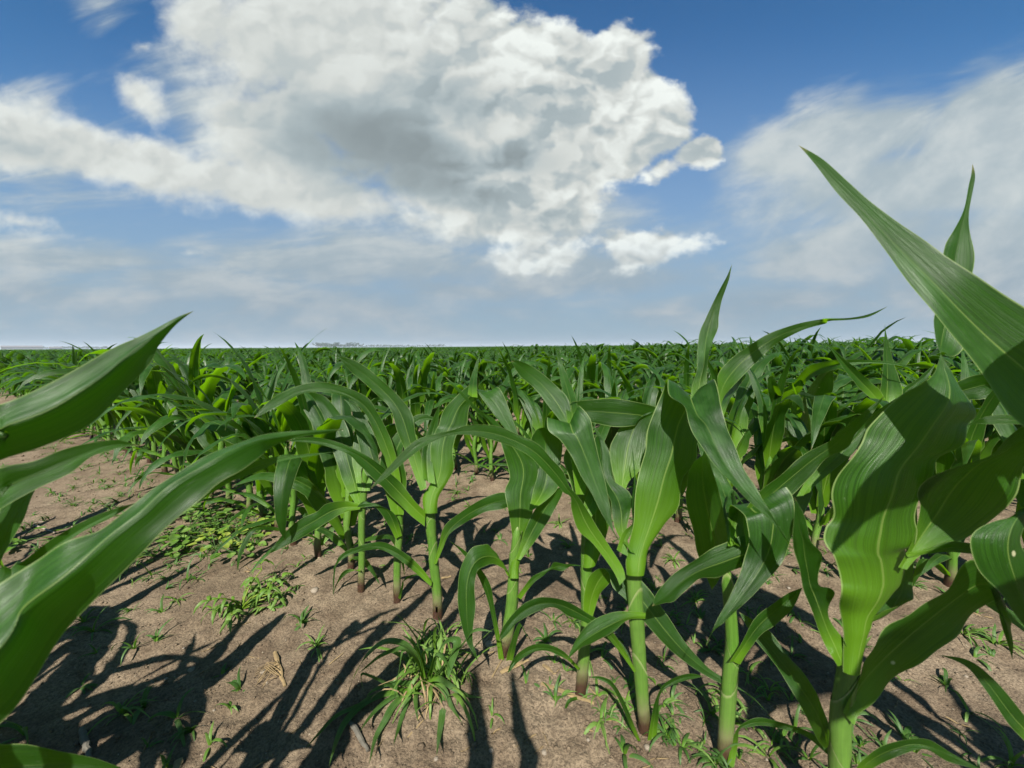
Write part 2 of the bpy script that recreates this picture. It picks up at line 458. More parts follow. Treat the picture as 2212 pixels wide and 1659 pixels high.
def build_ground():
    mb = MB()
    # polar grid: fine near the camera, reaching the horizon
    radii = [0.0]; r = .12
    while r < 7000:
        radii.append(r)
        r *= (1.0085 if r < 2.5 else 1.012) if r < 5 else (1.05 if r < 30 else 1.35)
    NA = 560
    rows, uvs = [], []
    for r in radii[1:]:
        row = []
        for j in range(NA):
            # angles packed in front of the camera
            t = j/NA
            a = t*2*pi
            a = a - .62*sin(a)       # denser round +Y
            x, y = r*sin(a), r*cos(a)
            row.append((x, y, ground_z(x, y) if r < 40 else 0.))
        rows.append([Vector(p) for p in row]); uvs.append([(0, 0)]*NA)
    mb.grid(rows, uvs, closed=True)
    c = len(mb.v); mb.v.append((0, 0, 0))
    for j in range(NA): mb.f.append((c, (j+1) % NA, j)); mb.uv.extend([(0, 0)]*3); mb.mi.append(0)
    o = mb.obj('ground', M_SOIL)
    tag(o, kind='structure')
    bm = bmesh.new(); bm.from_mesh(o.data); bmesh.ops.recalc_face_normals(bm, faces=bm.faces); bm.to_mesh(o.data); bm.free()
    if o.data.polygons[0].normal.z < 0: o.data.flip_normals()
build_ground()

# ------------------------------------------------------------------ the near maize plants, leaf by leaf
# a leaf: crop letter, depth factor and stations from base to tip: (left x, y, right x, y, depth[, half depth difference left-to-right])
def leaf_secs(crop, st, k=1.0):
    out_ = []
    for q in st:
        c = crop
        if isinstance(q[0], str): c = q[0]; q = q[1:]
        if len(q) == 3: q = (q[0], q[1], q[0], q[1], q[2])
        dd = q[5] if len(q) > 5 else 0.
        m_ = at(c, q[6], q[7], q[4]*k) if len(q) > 6 else None
        out_.append((at(c, q[0], q[1], q[4]*k-dd), at(c, q[2], q[3], q[4]*k+dd), m_))
    return out_

HERO = {}
def sheaths(e, P_, R_, seed):
    rnd = random.Random(seed*3+1)
    n = len(P_)
    for k_, (f0, f1) in enumerate(((0.0, .26), (.12, .50), (.34, .74), (.55, .97))):
        i0, i1 = int(f0*(n-1)), int(f1*(n-1))
        if i1-i0 < 2: continue
        th0 = rnd.uniform(0, 6.28); rows = []; uvs = []
        seg = 14
        for i in range(i0, i1+1):
            t = (i-i0)/(i1-i0)
            d = (P_[min(i+1, n-1)]-P_[i-1 if i else 0]).normalized()
            a = Vector((1, 0, 0)); b = d.cross(a).normalized(); a = b.cross(d)
            row = []
            for j in range(seg):
                th = 2*pi*j/seg
                up = (.5+.5*cos(th-th0))
                rr = R_[i]*(1.04+.24*max(0, t-.6)) + .0005
                hgt = .026*up**1.5*t*t - .018*(1-up)*t*t
                row.append(P_[i]+(a*cos(th)+b*sin(th)*.84)*rr + d*hgt)
            rows.append(row); uvs.append([(j/seg, t) for j in range(seg)])
        mb = MB(); mb.grid(rows, uvs, closed=True); mb.obj('leaf_sheath', M_STALK, e)

def hero(name_label, base, stalk, leaves, kd=1.0, root=None):
    """base: (crop, x, y) pixel on the ground; stalk: list of (crop, x, y, half width px in source pixels)"""
    b = root or on_ground(*base)
    b = Vector((b.x, b.y, ground_z(b.x, b.y)))
    e = empty('corn_plant', b)
    tag(e, name_label, 'corn plant', 'nearest corn plants')
    if stalk:
        pts = [b-Vector((0, 0, .01))]; rad = []
        for (c, x, y, hw) in stalk:
            r = ray(c, x, y); 
            # depth from the vertical plane through the base, facing the camera
            d = (b.y)/r.y
            pts.append(Vector((0, 0, H))+r*d); rad.append(hw*.5486/F*d*.86)
        rad = [rad[0]*1.0]+rad
        # refine
        P2, R2 = [], []
        n = len(pts)
        for i in range(n-1):
            i0, i3 = max(i-1, 0), min(i+2, n-1)
            for t in (0, .25, .5, .75):
                P2.append(cr(pts[i0], pts[i], pts[i+1], pts[i3], t)-b); R2.append(rad[i]*(1-t)+rad[i+1]*t)
        P2.append(pts[-1]-b); R2.append(rad[-1])
        # whorl: the stalk narrows out of sight between the leaf bases
        lastd = (P2[-1]-P2[-2]).normalized()
        R2 = [r_*(1-.25*max(0, (i_/len(R2)-.6)/.4)) for i_, r_ in enumerate(R2)]
        P2 += [P2[-1]+lastd*.012, P2[-1]+lastd*.022]; R2 += [R2[-1]*.75, R2[-1]*.12]
        mb = MB(); mb.grid(*tube_rows(P2, R2, 14, .82), closed=True)
        mb.obj('stalk', M_STALK, e)
        sheaths(e, P2[:-2], R2[:-2], len(leaves))
    for i, lf in enumerate(leaves):
        crop, st = lf[0], lf[1]
        opt = lf[2] if len(lf) > 2 else {}
        secs = leaf_secs(crop, st, kd)
        if 'root' in opt:
            rt = Vector(opt['root']); w = (secs[0][1]-secs[0][0]).normalized()*.012
            secs.insert(0, (rt-w, rt+w, None))
        elif stalk:      # the base of the blade starts at the stalk's own distance
            m_ = len(st)
            fixed = []
            for i_, q in enumerate(st):
                c_ = crop
                if isinstance(q[0], str): c_ = q[0]; q = q[1:]
                if len(q) == 3: q = (q[0], q[1], q[0], q[1], q[2])
                cx_, cy_ = (q[0]+q[2])/2, (q[1]+q[3])/2
                dp = b.y/ray(c_, cx_, cy_).y if i_ == 0 else 0
                if i_ == 0: delta = dp - q[4]*kd - .015
                wgt = max(0., 1-i_/(m_*.6))**1.5
                fixed.append(((c_,)+tuple(q[:4])+(q[4]*kd+delta*wgt,)+tuple(q[5:])))
            secs = leaf_secs(crop, fixed, 1.0)
        secs = [(a-b, c-b, (m_-(a+c)/2) if m_ else Vector()) for a, c, m_ in secs]
        rows, uvs = blade_rows(secs, 11, 6, opt.get('v', .25), opt.get('ruf', .0035), opt.get('freq', 55), seed=i*7+len(leaves), curl=opt.get('curl', 0), wrap=opt.get('wrap', 0))
        mb = MB(); mb.grid(rows, uvs)
        mb.obj('leaf', M_LEAF, e)
    return e

# A: tall plant at the right with the huge backlit blade
hero('tallest corn plant at the right with a huge dark blade standing up in front', ('F', 1815, 1850),
  [('J', 1230, 1523, 42), ('J', 1235, 1250, 40), ('N', 690, 1560, 38), ('N', 745, 1400, 34), ('N', 770, 1250, 30)],
  [('N', [(625, 1640, 770, 1640, .43), (635, 1440, 800, 1400, .43), (640, 1290, 850, 1240, .428), (628, 1120, 930, 1090, .425), (612, 960, 1080, 960, .42, .01), (600, 850, 1165, 890, .42, .01), (580, 740, 1180, 760, .418, .01), (530, 620, 1165, 590, .415, .01), (462, 500, 1250, 540, .41), (500, 400, 1262, 420, .408), (570, 310, 1250, 260, .405),
      ('K', 535, 1540, 1430, 1400, .40), ('K', 600, 1330, 1458, 1240, .40), ('K', 800, 1100, 1640, 1120, .40), ('K', 890, 930, 1700, 960, .40), ('K', 1150, 680, 1805, 850, .40), ('K', 1310, 575, 1730, 680, .40),
      ('K', 1420, 480, 1610, 510, .405), ('K', 1470, 380, 1520, 380, .41), ('K', 1500, 300, 1478, 290, .415), ('K', 1600, 340, 1445, 160, .42), ('K', 1672, 230, 1430, 20, .425),
      ('D', 1730, 1400, 1440, 1350, .43), ('D', 1725, 1190, 1490, 1030, .435), ('D', 1700, 900, 1560, 850, .44), ('D', 1692, 700, 1650, 660, .44), ('D', 1735, 480, 1690, 470, .44), ('D', 1742, 390, 1710, 390, .44), ('D', 1720, 300, .44)], {'v': -.22, 'ruf': .004, 'wrap': .9}),
   ('N', [(1120, 740, 1190, 760, .425), (1190, 600, 1280, 650, .42), (1270, 380, 1440, 560, .415), (1300, 200, 1720, 480, .41), ('K', 1300, 1540, 2010, 1740, .40), ('K', 1400, 1400, 2130, 1560, .39), ('K', 1570, 1310, 2180, 1380, .385), ('K', 1900, 1200, 2230, 1250, .375),
      ('K', 2060, 1030, 2400, 1200, .36), ('K', 2300, 940, 2500, 1150, .35), ('K', 2600, 1200, .34)], {'v': .3}),
   ('J', [(1250, 1230, 1300, 1290, .445), (1300, 1090, 1320, 1240, .44), (1350, 960, 1410, 1170, .435), (1460, 815, 1590, 1010, .425), (1620, 680, 1780, 860, .41), (1790, 560, 1930, 735, .40), (1935, 425, 2082, 620, .385), (2010, 500, 2120, 700, .38), (2080, 700, 2150, 800, .385), (2150, 950, .39)], {'v': .2, 'ruf': .005}),
   ('N', [(590, 1600, 700, 1600, .43), (530, 1500, 700, 1490, .425), (490, 1420, 650, 1380, .425), (400, 1210, 525, 1180, .425), (290, 960, 550, 950, .42), (265, 830, 415, 880, .42), (235, 650, 440, 620, .41), (200, 450, 380, 540, .40), (212, 230, 300, 290, .40), (214, 130, .40)], {'v': .35, 'ruf': .007}),
   ('J', [(1300, 1560, 1330, 1580, .42), (1340, 1490, 1390, 1530, .41), (1450, 1415, 1490, 1480, .40), (1590, 1370, 1600, 1440, .39), (1700, 1370, 1700, 1430, .39), (1820, 1440, 1810, 1490, .39), (1990, 1535, .38)]),
   ('J', [(1150, 1420, 1170, 1400, .46), (1110, 1370, 1160, 1270, .47), (1040, 1230, 1115, 1140, .49), (930, 1040, 1030, 1010, .51), (850, 930, 950, 915, .53), (770, 830, 840, 780, .55), (690, 690, .57)]),
   ('N', [(1180, 610, 1200, 650, .43), (1350, 580, 1370, 620, .42), (1560, 515, 1560, 605, .40), (1740, 525, 1760, 625, .39), (1900, 530, 1950, 635, .38), (2180, 570, 2160, 680, .37), (2400, 560, 2380, 630, .36), (2600, 620, .35)]),
   ('N', [(690, 1470, 700, 1560, .42), (640, 1380, 820, 1400, .42), (660, 1340, 880, 1240, .425), (720, 1250, 890, 1180, .43), (850, 1150, 1180, 1060, .44), (1000, 1020, 1250, 1010, .45), (1120, 900, 1250, 880, .46), (1180, 640, 1250, 620, .46), (1220, 400, 1280, 300, .46), (1240, 50, 1280, 20, .46), ('K', 1180, 1300, .47)])])

# B: second from the right
hero('corn plant with a pale leaf folded across a long diagonal leaf, beside the tallest', ('F', 1565, 1660),
  [('J', 612, 1500, 30), ('J', 640, 1050, 30), ('J', 655, 850, 27), ('M', 690, 1250, 26)],
  [('M', [(860, 1000, 960, 960, .58), (840, 750, 1000, 760, .58), (900, 600, 1100, 650, .57), (1000, 490, 1270, 530, .56), (1200, 340, 1420, 380, .55), (1400, 180, 1560, 240, .54), (1600, 70, 1740, 140, .53), ('K', 590, 990, 740, 1020, .52), ('K', 770, 860, 840, 900, .51), ('K', 900, 760, 930, 780, .51), ('K', 1000, 680, .50)], {'v': .1}),
   ('K', [(230, 1560, 340, 1520, .60), (330, 1400, 430, 1430, .60), (440, 1270, 640, 1255, .595), (560, 1150, 760, 1150, .59), (690, 1060, 840, 1050, .585), (820, 900, 960, 880, .58), (900, 830, 1010, 790, .575), (1120, 690, .57)]),
   ('M', [(830, 1200, 880, 1200, .60), (730, 850, 960, 960, .61), (705, 740, 1050, 800, .61), (705, 665, 1120, 600, .60), (735, 650, 1155, 458, .575, 0, 900, 680), (830, 720, 1245, 530, .555, 0, 950, 720), (860, 780, 1280, 640, .54), (885, 940, 1280, 850, .53), (850, 1110, 1210, 1060, .525), (790, 1250, 1090, 1230, .52), (710, 1440, 890, 1450, .51), (600, 1650, 690, 1640, .50), ('J', 520, 850, 550, 800, .49), ('J', 518, 872, .49)], {'v': .12, 'ruf': .003}),
   ('M', [(430, 240, 500, 160, .68), (350, 380, 585, 400, .68), (335, 600, 650, 620, .68), (385, 820, 700, 820, .67), (430, 1050, 735, 1010, .66), (500, 1230, 660, 1220, .66), (560, 1380, .66)], {'v': .25}),
   ('M', [(800, 1160, 830, 1190, .575), (1010, 960, 960, 1130, .57), (870, 905, 820, 1165, .57), (640, 990, 640, 1270, .56), (430, 1090, 460, 1285, .55), (250, 1220, 320, 1375, .545), (135, 1335, 230, 1475, .54), (75, 1420, 150, 1492, .54), (40, 1520, .54)], {'v': .2, 'ruf': .005}),
   ('M', [(700, 1000, 760, 980, .64), (680, 800, 775, 800, .65), (640, 600, 760, 620, .66), (590, 440, 740, 490, .67), (530, 300, 610, 280, .68), (500, 180, .68)]),
   ('M', [(720, 930, 730, 1000, .62), (700, 760, 790, 700, .62), (680, 620, 740, 510, .63), (740, 500, 770, 560, .63), (860, 660, 880, 700, .62), (960, 770, .6)]),
   ('J', [(635, 955, 700, 975, .58), (690, 880, 745, 890, .57), (770, 740, 820, 800, .56), (860, 655, 890, 760, .55), (950, 590, 970, 685, .54), (1030, 560, .54)], {'v': .3}),
   ('J', [(620, 1520, 665, 1520, .60), (650, 1400, 685, 1400, .6), (680, 1315, 695, 1320, .59), (740, 1272, 745, 1305, .58), (820, 1257, 830, 1297, .57), (980, 1297, 1000, 1335, .55), (1090, 1345, 1080, 1380, .54), (1180, 1425, 1150, 1440, .53), (1238, 1523, .52)]),
   ('M', [(730, 940, 800, 1000, .65), (740, 900, 870, 900, .66), (900, 780, 1300, 780, .68), (1150, 560, 1420, 560, .68), (1320, 400, 1430, 460, .68), (1450, 370, .68)])], kd=.90)

# C: the centre-right plant
hero('corn plant with a pointed leaf above the horizon and a broad leaf folded forward', ('F', 1400, 1600),
  [('J', 200, 1390, 27), ('J', 175, 1150, 25), ('J', 150, 800, 30), ('J', 130, 500, 34), ('L', 1010, 1640, 34)],
  [('L', [(925, 1800, 1075, 1800, .60), (915, 1690, 1095, 1690, .60), (940, 1560, 1120, 1570, .60), (980, 1350, 1240, 1370, .60), (1000, 1050, 1375, 1200, .60), (1060, 830, 1420, 950, .60), (1090, 690, 1525, 820, .60), (1110, 500, 1535, 640, .60), (1190, 320, 1620, 400, .605, 0, 1390, 420), (1250, 170, 1690, 200, .60, 0, 1450, 300),
      (1283, 85, 1685, 82, .57, 0, 1475, 212), (1290, 230, 1724, 210, .535, 0, 1515, 300), (1415, 330, 1740, 340, .515, 0, 1555, 400), (1460, 470, 1800, 500, .50), (1560, 650, 1880, 700, .48), (1700, 850, 1970, 930, .465), (1900, 1080, 2080, 1100, .45), ('M', 990, 700, 1040, 650, .44), ('M', 1120, 830, 1110, 770, .435), ('M', 1215, 960, 1195, 910, .43), ('M', 1312, 1115, .42)], {'v': -.18, 'ruf': .003, 'wrap': .9}),
   ('C', [(950, 1480, 1040, 1460, .63), (925, 1290, 1060, 1250, .625), (945, 1130, 1070, 1060, .62), (985, 1000, 1085, 880, .62), (985, 860, 1110, 780, .62), (1005, 690, 1165, 650, .62), (1060, 560, 1172, 540, .62), (1120, 430, 1195, 420, .62), (1190, 290, 1240, 290, .615), (1245, 190, 1268, 200, .61), (1287, 90, .61)], {'v': .3, 'ruf': .002}),
   ('C', [(1180, 1400, 1215, 1420, .66), (1190, 1290, 1270, 1270, .66), (1250, 1210, 1330, 1180, .655), (1330, 1120, 1370, 1110, .65), (1400, 1030, 1405, 1035, .645), (1428, 985, .64)]),
   ('C', [(1150, 1400, 1200, 1420, .66), (1160, 1200, 1200, 1290, .66), (1175, 1050, 1290, 1160, .66), (1260, 930, 1420, 1020, .65), (1430, 800, 1560, 880, .63), (1600, 700, 1700, 770, .61), (1850, 610, 1900, 665, .58), (2060, 568, 2100, 605, .56), ('D', 520, 1562, 550, 1585, .54), ('D', 700, 1560, 720, 1575, .53), ('D', 860, 1532, 880, 1548, .52), ('D', 1028, 1465, .51)], {'v': .15}),
   ('O', [(2190, 1560, 2240, 1500, .585), (2130, 1430, 2215, 1400, .59), (1960, 1200, 2110, 1230, .59), (1830, 1080, 2000, 1060, .59), (1770, 900, 1930, 940, .585), (1762, 790, 1840, 800, .575), (1700, 750, 1755, 700, .565), (1640, 680, 1700, 570, .56), (1500, 530, 1600, 460, .55), (1400, 430, 1480, 330, .545), (1250, 350, 1300, 245, .54), (1060, 288, 1110, 170, .53), (880, 248, 880, 163, .52), (700, 255, 720, 210, .51), (560, 310, 520, 255, .50), (460, 370, 400, 305, .49), (320, 480, 275, 420, .485), (170, 610, 150, 560, .48), (60, 690, 55, 665, .475), (0, 735, .47)], {'v': .2, 'ruf': .002}),
   ('G', [(2120, 650, 2120, 690, .57), (2010, 645, 2010, 697, .565), (1900, 655, 1920, 765, .56), (1770, 715, 1800, 840, .55), (1690, 810, 1720, 870, .545), (1633, 945, .54)], {'v': .25}),
   ('G', [(2050, 1025, 2062, 1015, .575), (1945, 880, 1970, 850, .57), (1850, 770, 1880, 730, .565), (1750, 715, 1780, 670, .56), (1650, 680, 1680, 605, .555), (1550, 618, 1580, 563, .55), (1430, 645, 1470, 558, .54), (1330, 710, 1350, 608, .535), (1270, 780, 1255, 710, .53), (1218, 825, 1215, 785, .53), (1212, 832, .53)], {'v': .3, 'ruf': .004}),
   ('J', [(200, 1390, 245, 1400, .575), (225, 1250, 262, 1260, .575), (245, 1160, 265, 1150, .57), (290, 1075, 305, 1095, .565), (370, 1030, 385, 1065, .56), (440, 1020, 440, 1050, .56), (500, 1035, .56)]),
   ('G', [(1940, 260, 2010, 300, .60), (1980, 150, 2010, 200, .60), ('L', 985, 1330, 1000, 1400, .60), ('L', 1000, 1100, 1005, 1350, .60), ('L', 985, 900, 1000, 950, .605), ('L', 975, 780, 985, 780, .61), ('L', 972, 665, .61)], {'ruf': .001}),
   ('J', [(150, 1380, 170, 1390, .575), (110, 1300, 130, 1290, .57), (60, 1180, 80, 1170, .56), (10, 1090, 20, 1070, .55), (-60, 1050, -50, 1035, .55), (-120, 1040, .55)]),
   ('L', [(930, 1560, 1000, 1620, .59), (850, 1450, 920, 1470, .60), (800, 1300, 955, 1250, .61), (780, 1150, 970, 1180, .62), (700, 1010, 940, 1080, .63), (650, 900, 820, 990, .64), (640, 700, 800, 850, .65), (650, 600, 760, 700, .66), (690, 590, .67)]),
   ], kd=.96)

# D
hero('corn plant with a pale leaf hanging forward to a fine point near the centre', ('F', 1257, 1510),
  [('G', 1715, 1180, 24), ('G', 1738, 900, 24), ('G', 1755, 650, 24), ('O', 1900, 1300, 26), ('O', 1910, 1050, 28)],
  [('L', [(480, 1100, 560, 1100, .66), (440, 800, 600, 800, .66), (380, 600, 620, 620, .66), (280, 500, 560, 450, .655, 0, 430, 560), (236, 440, 508, 333, .64, 0, 437, 505), (242, 540, 605, 440, .62, 0, 455, 570), (345, 625, 635, 580, .61), (440, 760, 680, 760, .60), (520, 930, 728, 960, .59), (610, 1080, 765, 1140, .58), (700, 1250, 788, 1270, .57), (760, 1350, 800, 1350, .565), (800, 1420, 812, 1420, .56), (865, 1518, .56)], {'v': .18, 'ruf': .003}),
   ('L', [(850, 1200, 900, 1200, .70), (830, 1010, 930, 1010, .70), (790, 860, 1040, 880, .70), (775, 700, 1090, 700, .70), (830, 580, 1110, 530, .70), (900, 500, 1180, 400, .69), (1000, 490, 1190, 345, .68), (950, 505, 1060, 305, .67), (800, 508, 820, 265, .665), (620, 475, 630, 272, .66), (480, 470, 500, 285, .66), (370, 475, 430, 310, .66), (280, 500, .66)], {'v': .15, 'ruf': .003}),
   ('B', [(1980, 700, 2020, 700, .70), (1930, 600, 1980, 560, .70), (1830, 470, 1955, 430, .69), (1745, 360, 1870, 335, .68), (1660, 290, 1745, 235, .67), (1608, 210, 1650, 190, .66), (1600, 195, .66)], {'v': .2}),
   ('B', [(1960, 650, 2020, 650, .72), (1935, 460, 2008, 445, .72), (1905, 300, 1965, 320, .72), (1890, 200, 1920, 210, .72), (1886, 110, .72)], {'v': .2, 'ruf': .001}),
   ('O', [(1870, 1400, 1980, 1380, .65), (1880, 1150, 2080, 1130, .65), (1820, 900, 2130, 830, .66), (1760, 650, 2150, 640, .66), (1700, 450, 2060, 430, .67), (1770, 300, 1950, 280, .68), (1850, 180, .68)], {'v': -.25, 'ruf': .006, 'wrap': .8}),
   ('G', [(1735, 680, 1790, 680, .64), (1735, 560, 1830, 560, .64), (1770, 430, 1890, 470, .63), (1840, 370, 1960, 400, .625), (1890, 400, 2050, 410, .61), ('J', 20, 560, 200, 560, .60), ('J', 100, 640, 260, 640, .59), ('J', 200, 760, 330, 740, .58), ('J', 330, 900, 410, 860, .57), ('J', 480, 1010, 530, 990, .56), ('J', 610, 1080, 650, 1065, .55), ('J', 740, 1125, 770, 1150, .54), ('J', 865, 1255, .53)], {'v': .2}),
   ('G', [(1700, 1010, 1715, 1000, .65), (1640, 950, 1655, 935, .64), (1580, 918, 1600, 885, .635), (1510, 890, 1520, 852, .63), (1420, 900, 1420, 850, .62), (1330, 955, 1330, 900, .61), (1290, 1000, 1280, 970, .60), (1262, 1030, .60)]),
   ('G', [(1760, 850, 1780, 850, .64), (1840, 800, 1860, 780, .63), (1930, 860, 1960, 830, .62), (1990, 930, 2020, 920, .61), (2050, 1020, .60)]),
   ('G', [(1690, 1190, 1710, 1200, .65), (1690, 1175, 1690, 1195, .65), (1640, 1190, 1650, 1210, .64), (1620, 1230, 1635, 1235, .64), (1610, 1280, .64)]),
   ('L', [(520, 1300, 560, 1350, .66), (560, 1150, 700, 1200, .66), (640, 950, 760, 1050, .66), (700, 760, 820, 900, .66), (670, 600, 740, 660, .665), (610, 480, 640, 500, .67), (560, 400, .67)])], kd=.96)

# E
hero('dark shaded corn plant with a pale leaf drooping beside its two stems', ('F', 1105, 1428),
  [('G', 1240, 930, 24), ('G', 1275, 700, 25), ('G', 1290, 560, 24), ('O', 1265, 1400, 22), ('O', 1290, 1150, 26)],
  [('O', [(1230, 1500, 1310, 1500, .78), (1235, 1400, 1315, 1390, .78), (1255, 1150, 1370, 1130, .78), (1218, 900, 1430, 930, .78), (1190, 740, 1440, 760, .78), (1232, 620, 1500, 600, .78), (1200, 470, 1480, 480, .78), (1160, 330, 1400, 400, .775), (1110, 230, 1250, 280, .77), (1000, 90, 1090, 110, .76), (910, 10, 960, 20, .75), ('B', 1240, 350, 1250, 340, .74), ('B', 1190, 290, .74)], {'v': -.2, 'ruf': .005, 'wrap': .9}),
   ('O', [(1290, 1330, 1325, 1340, .775), (1340, 1150, 1420, 1220, .77), (1420, 960, 1540, 1040, .76), (1520, 800, 1640, 870, .755), (1610, 740, 1690, 760, .75), (1700, 680, .745)], {'v': .3}),
   ('O', [(1400, 900, 1440, 900, .80), (1440, 720, 1640, 730, .80), (1480, 550, 1660, 580, .80), (1430, 400, 1680, 470, .795), (1415, 290, 1690, 330, .79), (1460, 210, 1620, 230, .785), (1530, 182, .78)], {'v': .35}),
   ('O', [(1290, 1659, 1330, 1680, .74), (1350, 1580, 1380, 1610, .735), (1420, 1490, 1450, 1530, .73), (1500, 1445, 1520, 1480, .73), (1580, 1405, 1590, 1425, .73), (1620, 1355, 1690, 1432, .72), (1700, 1370, 1745, 1400, .72), (1790, 1375, 1790, 1390, .71), (1870, 1390, .70)], {'v': .1}),
   ('G', [(1205, 940, 1240, 950, .745), (1190, 820, 1215, 800, .745), (1150, 620, 1180, 620, .745), (1110, 500, 1155, 480, .74), (1050, 370, 1090, 370, .735), (970, 270, 1000, 270, .73), (900, 205, .72)]),
   ('G', [(1260, 420, 1280, 440, .76), (1190, 290, 1270, 400, .75), (1150, 232, 1180, 350, .73), (1110, 230, 1110, 362, .715), (1035, 255, 1078, 385, .70), (970, 370, 1062, 440, .69), (952, 520, 1055, 510, .68), (955, 620, 1062, 620, .675), (975, 730, 1048, 730, .67), (1010, 840, 1045, 830, .665), (1045, 900, 1065, 900, .66), (1080, 962, .66)], {'v': .2}),
   ('G', [(1250, 960, 1290, 970, .75), (1270, 870, 1310, 880, .74), (1330, 720, 1345, 740, .73), (1360, 760, 1375, 780, .73), (1390, 815, .72)])], kd=.94)

# F
hero('brightly lit corn plant with a pale green stem rising beside the clump of grass', ('F', 945, 1345),
  [('O', 600, 1640, 20), ('O', 575, 1400, 20), ('O', 555, 1150, 19), ('O', 540, 980, 24), ('O', 535, 860, 24)],
  [('O', [(490, 930, 600, 930, .93), (475, 790, 615, 790, .93), (545, 650, 690, 660, .93), (545, 480, 745, 540, .93), (548, 330, 735, 380, .93), (590, 200, 780, 230, .93), ('B', 1150, 590, 1320, 600, .93), ('B', 1180, 500, 1340, 480, .93), ('B', 1260, 410, 1390, 430, .925), ('B', 1340, 345, 1470, 400, .91), ('B', 1378, 365, 1518, 358, .89, 0, 1435, 405), ('B', 1430, 440, 1568, 440, .875), ('B', 1520, 560, 1612, 560, .86), ('B', 1600, 660, 1655, 680, .85), ('B', 1700, 785, .84)], {'v': -.2, 'ruf': .004, 'wrap': .9}),
   ('B', [(1330, 400, 1390, 420, .94), (1345, 310, 1388, 310, .94), (1375, 220, 1395, 220, .94), (1407, 135, .94)], {'ruf': .001}),
   ('B', [(1035, 1000, 1075, 980, .94), (960, 800, 1055, 850, .94), (895, 640, 1008, 660, .93), (850, 490, 985, 530, .92), (760, 400, 900, 410, .91), (690, 330, 765, 285, .90), (600, 255, 640, 195, .89), (530, 175, 540, 165, .88), (478, 157, .88)], {'v': .15}),
   ('B', [(1050, 920, 1130, 960, .935), (1045, 750, 1110, 780, .935), (1085, 610, 1140, 640, .935), (1155, 460, .93)], {'v': .5, 'ruf': .001}),
   ('B', [(1062, 1220, 1068, 1130, .93), (960, 1140, 1000, 1060, .91), (860, 1040, 930, 970, .90), (785, 960, 860, 900, .88), (660, 850, 780, 830, .86), (610, 790, 700, 780, .85), (560, 760, 560, 710, .84), (440, 720, 440, 675, .83), (320, 700, 330, 665, .82), (200, 690, .81)], {'v': .2}),
   ('B', [(1118, 1455, 1135, 1455, .93), (1150, 1340, 1175, 1360, .92), (1185, 1220, 1220, 1265, .91), (1290, 1130, 1330, 1190, .90), (1410, 1055, 1440, 1130, .88), (1540, 1010, 1550, 1112, .87), (1600, 1040, 1600, 1090, .86), (1660, 1090, .85)], {'v': .2, 'ruf': .004}),
   ('G', [(785, 488, 792, 460, .93), (705, 420, 725, 370, .92), (600, 330, 620, 278, .91), (490, 265, 500, 214, .90), (390, 263, 400, 220, .89), (320, 280, 320, 245, .88), (240, 310, 235, 285, .87), (165, 400, .86)], {'v': .2}),
   ('G', [(785, 485, 790, 480, .93), (760, 450, 770, 430, .92), (700, 420, 720, 410, .91), (640, 440, 640, 425, .91), (600, 470, .90)])], kd=.90)

# G: plant behind F with the long arch
hero('corn plant with a dark leaf arching left, just left of the brightly lit stem', ('F', 858, 1308),
  [('G', 575, 560, 15), ('G', 575, 350, 15), ('B', 905, 1250, 15), ('B', 900, 1080, 17), ('B', 895, 950, 20)],
  [('B', [(870, 1000, 920, 1000, .90), (830, 850, 895, 820, .90), (760, 680, 850, 680, .895), (700, 530, 785, 540, .89), (600, 430, 690, 410, .88), (450, 387, 470, 328, .87), (300, 395, 300, 338, .86), (160, 468, 135, 412, .85), (60, 520, 45, 490, .84), (0, 548, .83)], {'v': .15}),
   ('B', [(860, 1150, 930, 1150, .90), (800, 950, 950, 930, .90), (790, 780, 920, 760, .90), (880, 650, 980, 640, .91), (960, 560, 1030, 590, .92), (1050, 520, 1080, 560, .93), (1150, 560, .94)], {'v': .3}),
   ('B', [(880, 1300, 920, 1280, .90), (800, 1150, 880, 1150, .89), (730, 1080, 800, 1100, .88), (680, 1065, 690, 1100, .87), (640, 1100, .86)]),
   ('B', [(860, 1000, 880, 980, .91), (700, 900, 790, 850, .92), (650, 700, 760, 680, .93), (620, 560, 700, 560, .94), (600, 480, 640, 470, .95), (560, 430, .96)], {'v': .2}),
   ('G', [(580, 560, 595, 570, .88), (600, 490, 615, 480, .87), (610, 450, .87)])], kd=.95)

# H
hero('corn plant with one low pale leaf reaching far left over the soil', ('F', 780, 1286),
  [('G', 350, 500, 14), ('G', 355, 300, 13), ('B', 670, 1200, 14), ('B', 680, 1050, 16), ('B', 690, 900, 18)],
  [('B', [(660, 1115, 665, 1085, .97), (560, 1135, 560, 1062, .94), (480, 1180, 450, 1080, .92), (400, 1230, 390, 1130, .90), (300, 1290, 290, 1175, .88), (200, 1340, 190, 1260, .86), (130, 1375, 125, 1340, .85), (93, 1392, .84)], {'v': .15}),
   ('B', [(650, 1000, 720, 1000, .97), (610, 800, 760, 800, .97), (640, 620, 750, 600, .97), (680, 500, 740, 480, .97), (760, 420, 790, 440, .96), (860, 480, 870, 500, .95), (900, 690, .93)], {'v': .3}),
   ('B', [(640, 1100, 690, 1100, .97), (560, 950, 650, 900, .98), (500, 780, 620, 740, .99), (440, 560, 560, 560, 1.0), (380, 440, 450, 420, 1.0), (330, 380, .99)], {'v': .3}),
   ('G', [(340, 250, 370, 260, .94), (280, 290, 290, 260, .93), (200, 350, 215, 300, .92), (180, 430, 190, 380, .91), (175, 560, .90)]),
   ('G', [(340, 380, 350, 400, .95), (260, 410, 270, 380, .93), (200, 480, 215, 430, .92), (170, 560, .91)])], kd=1.0)

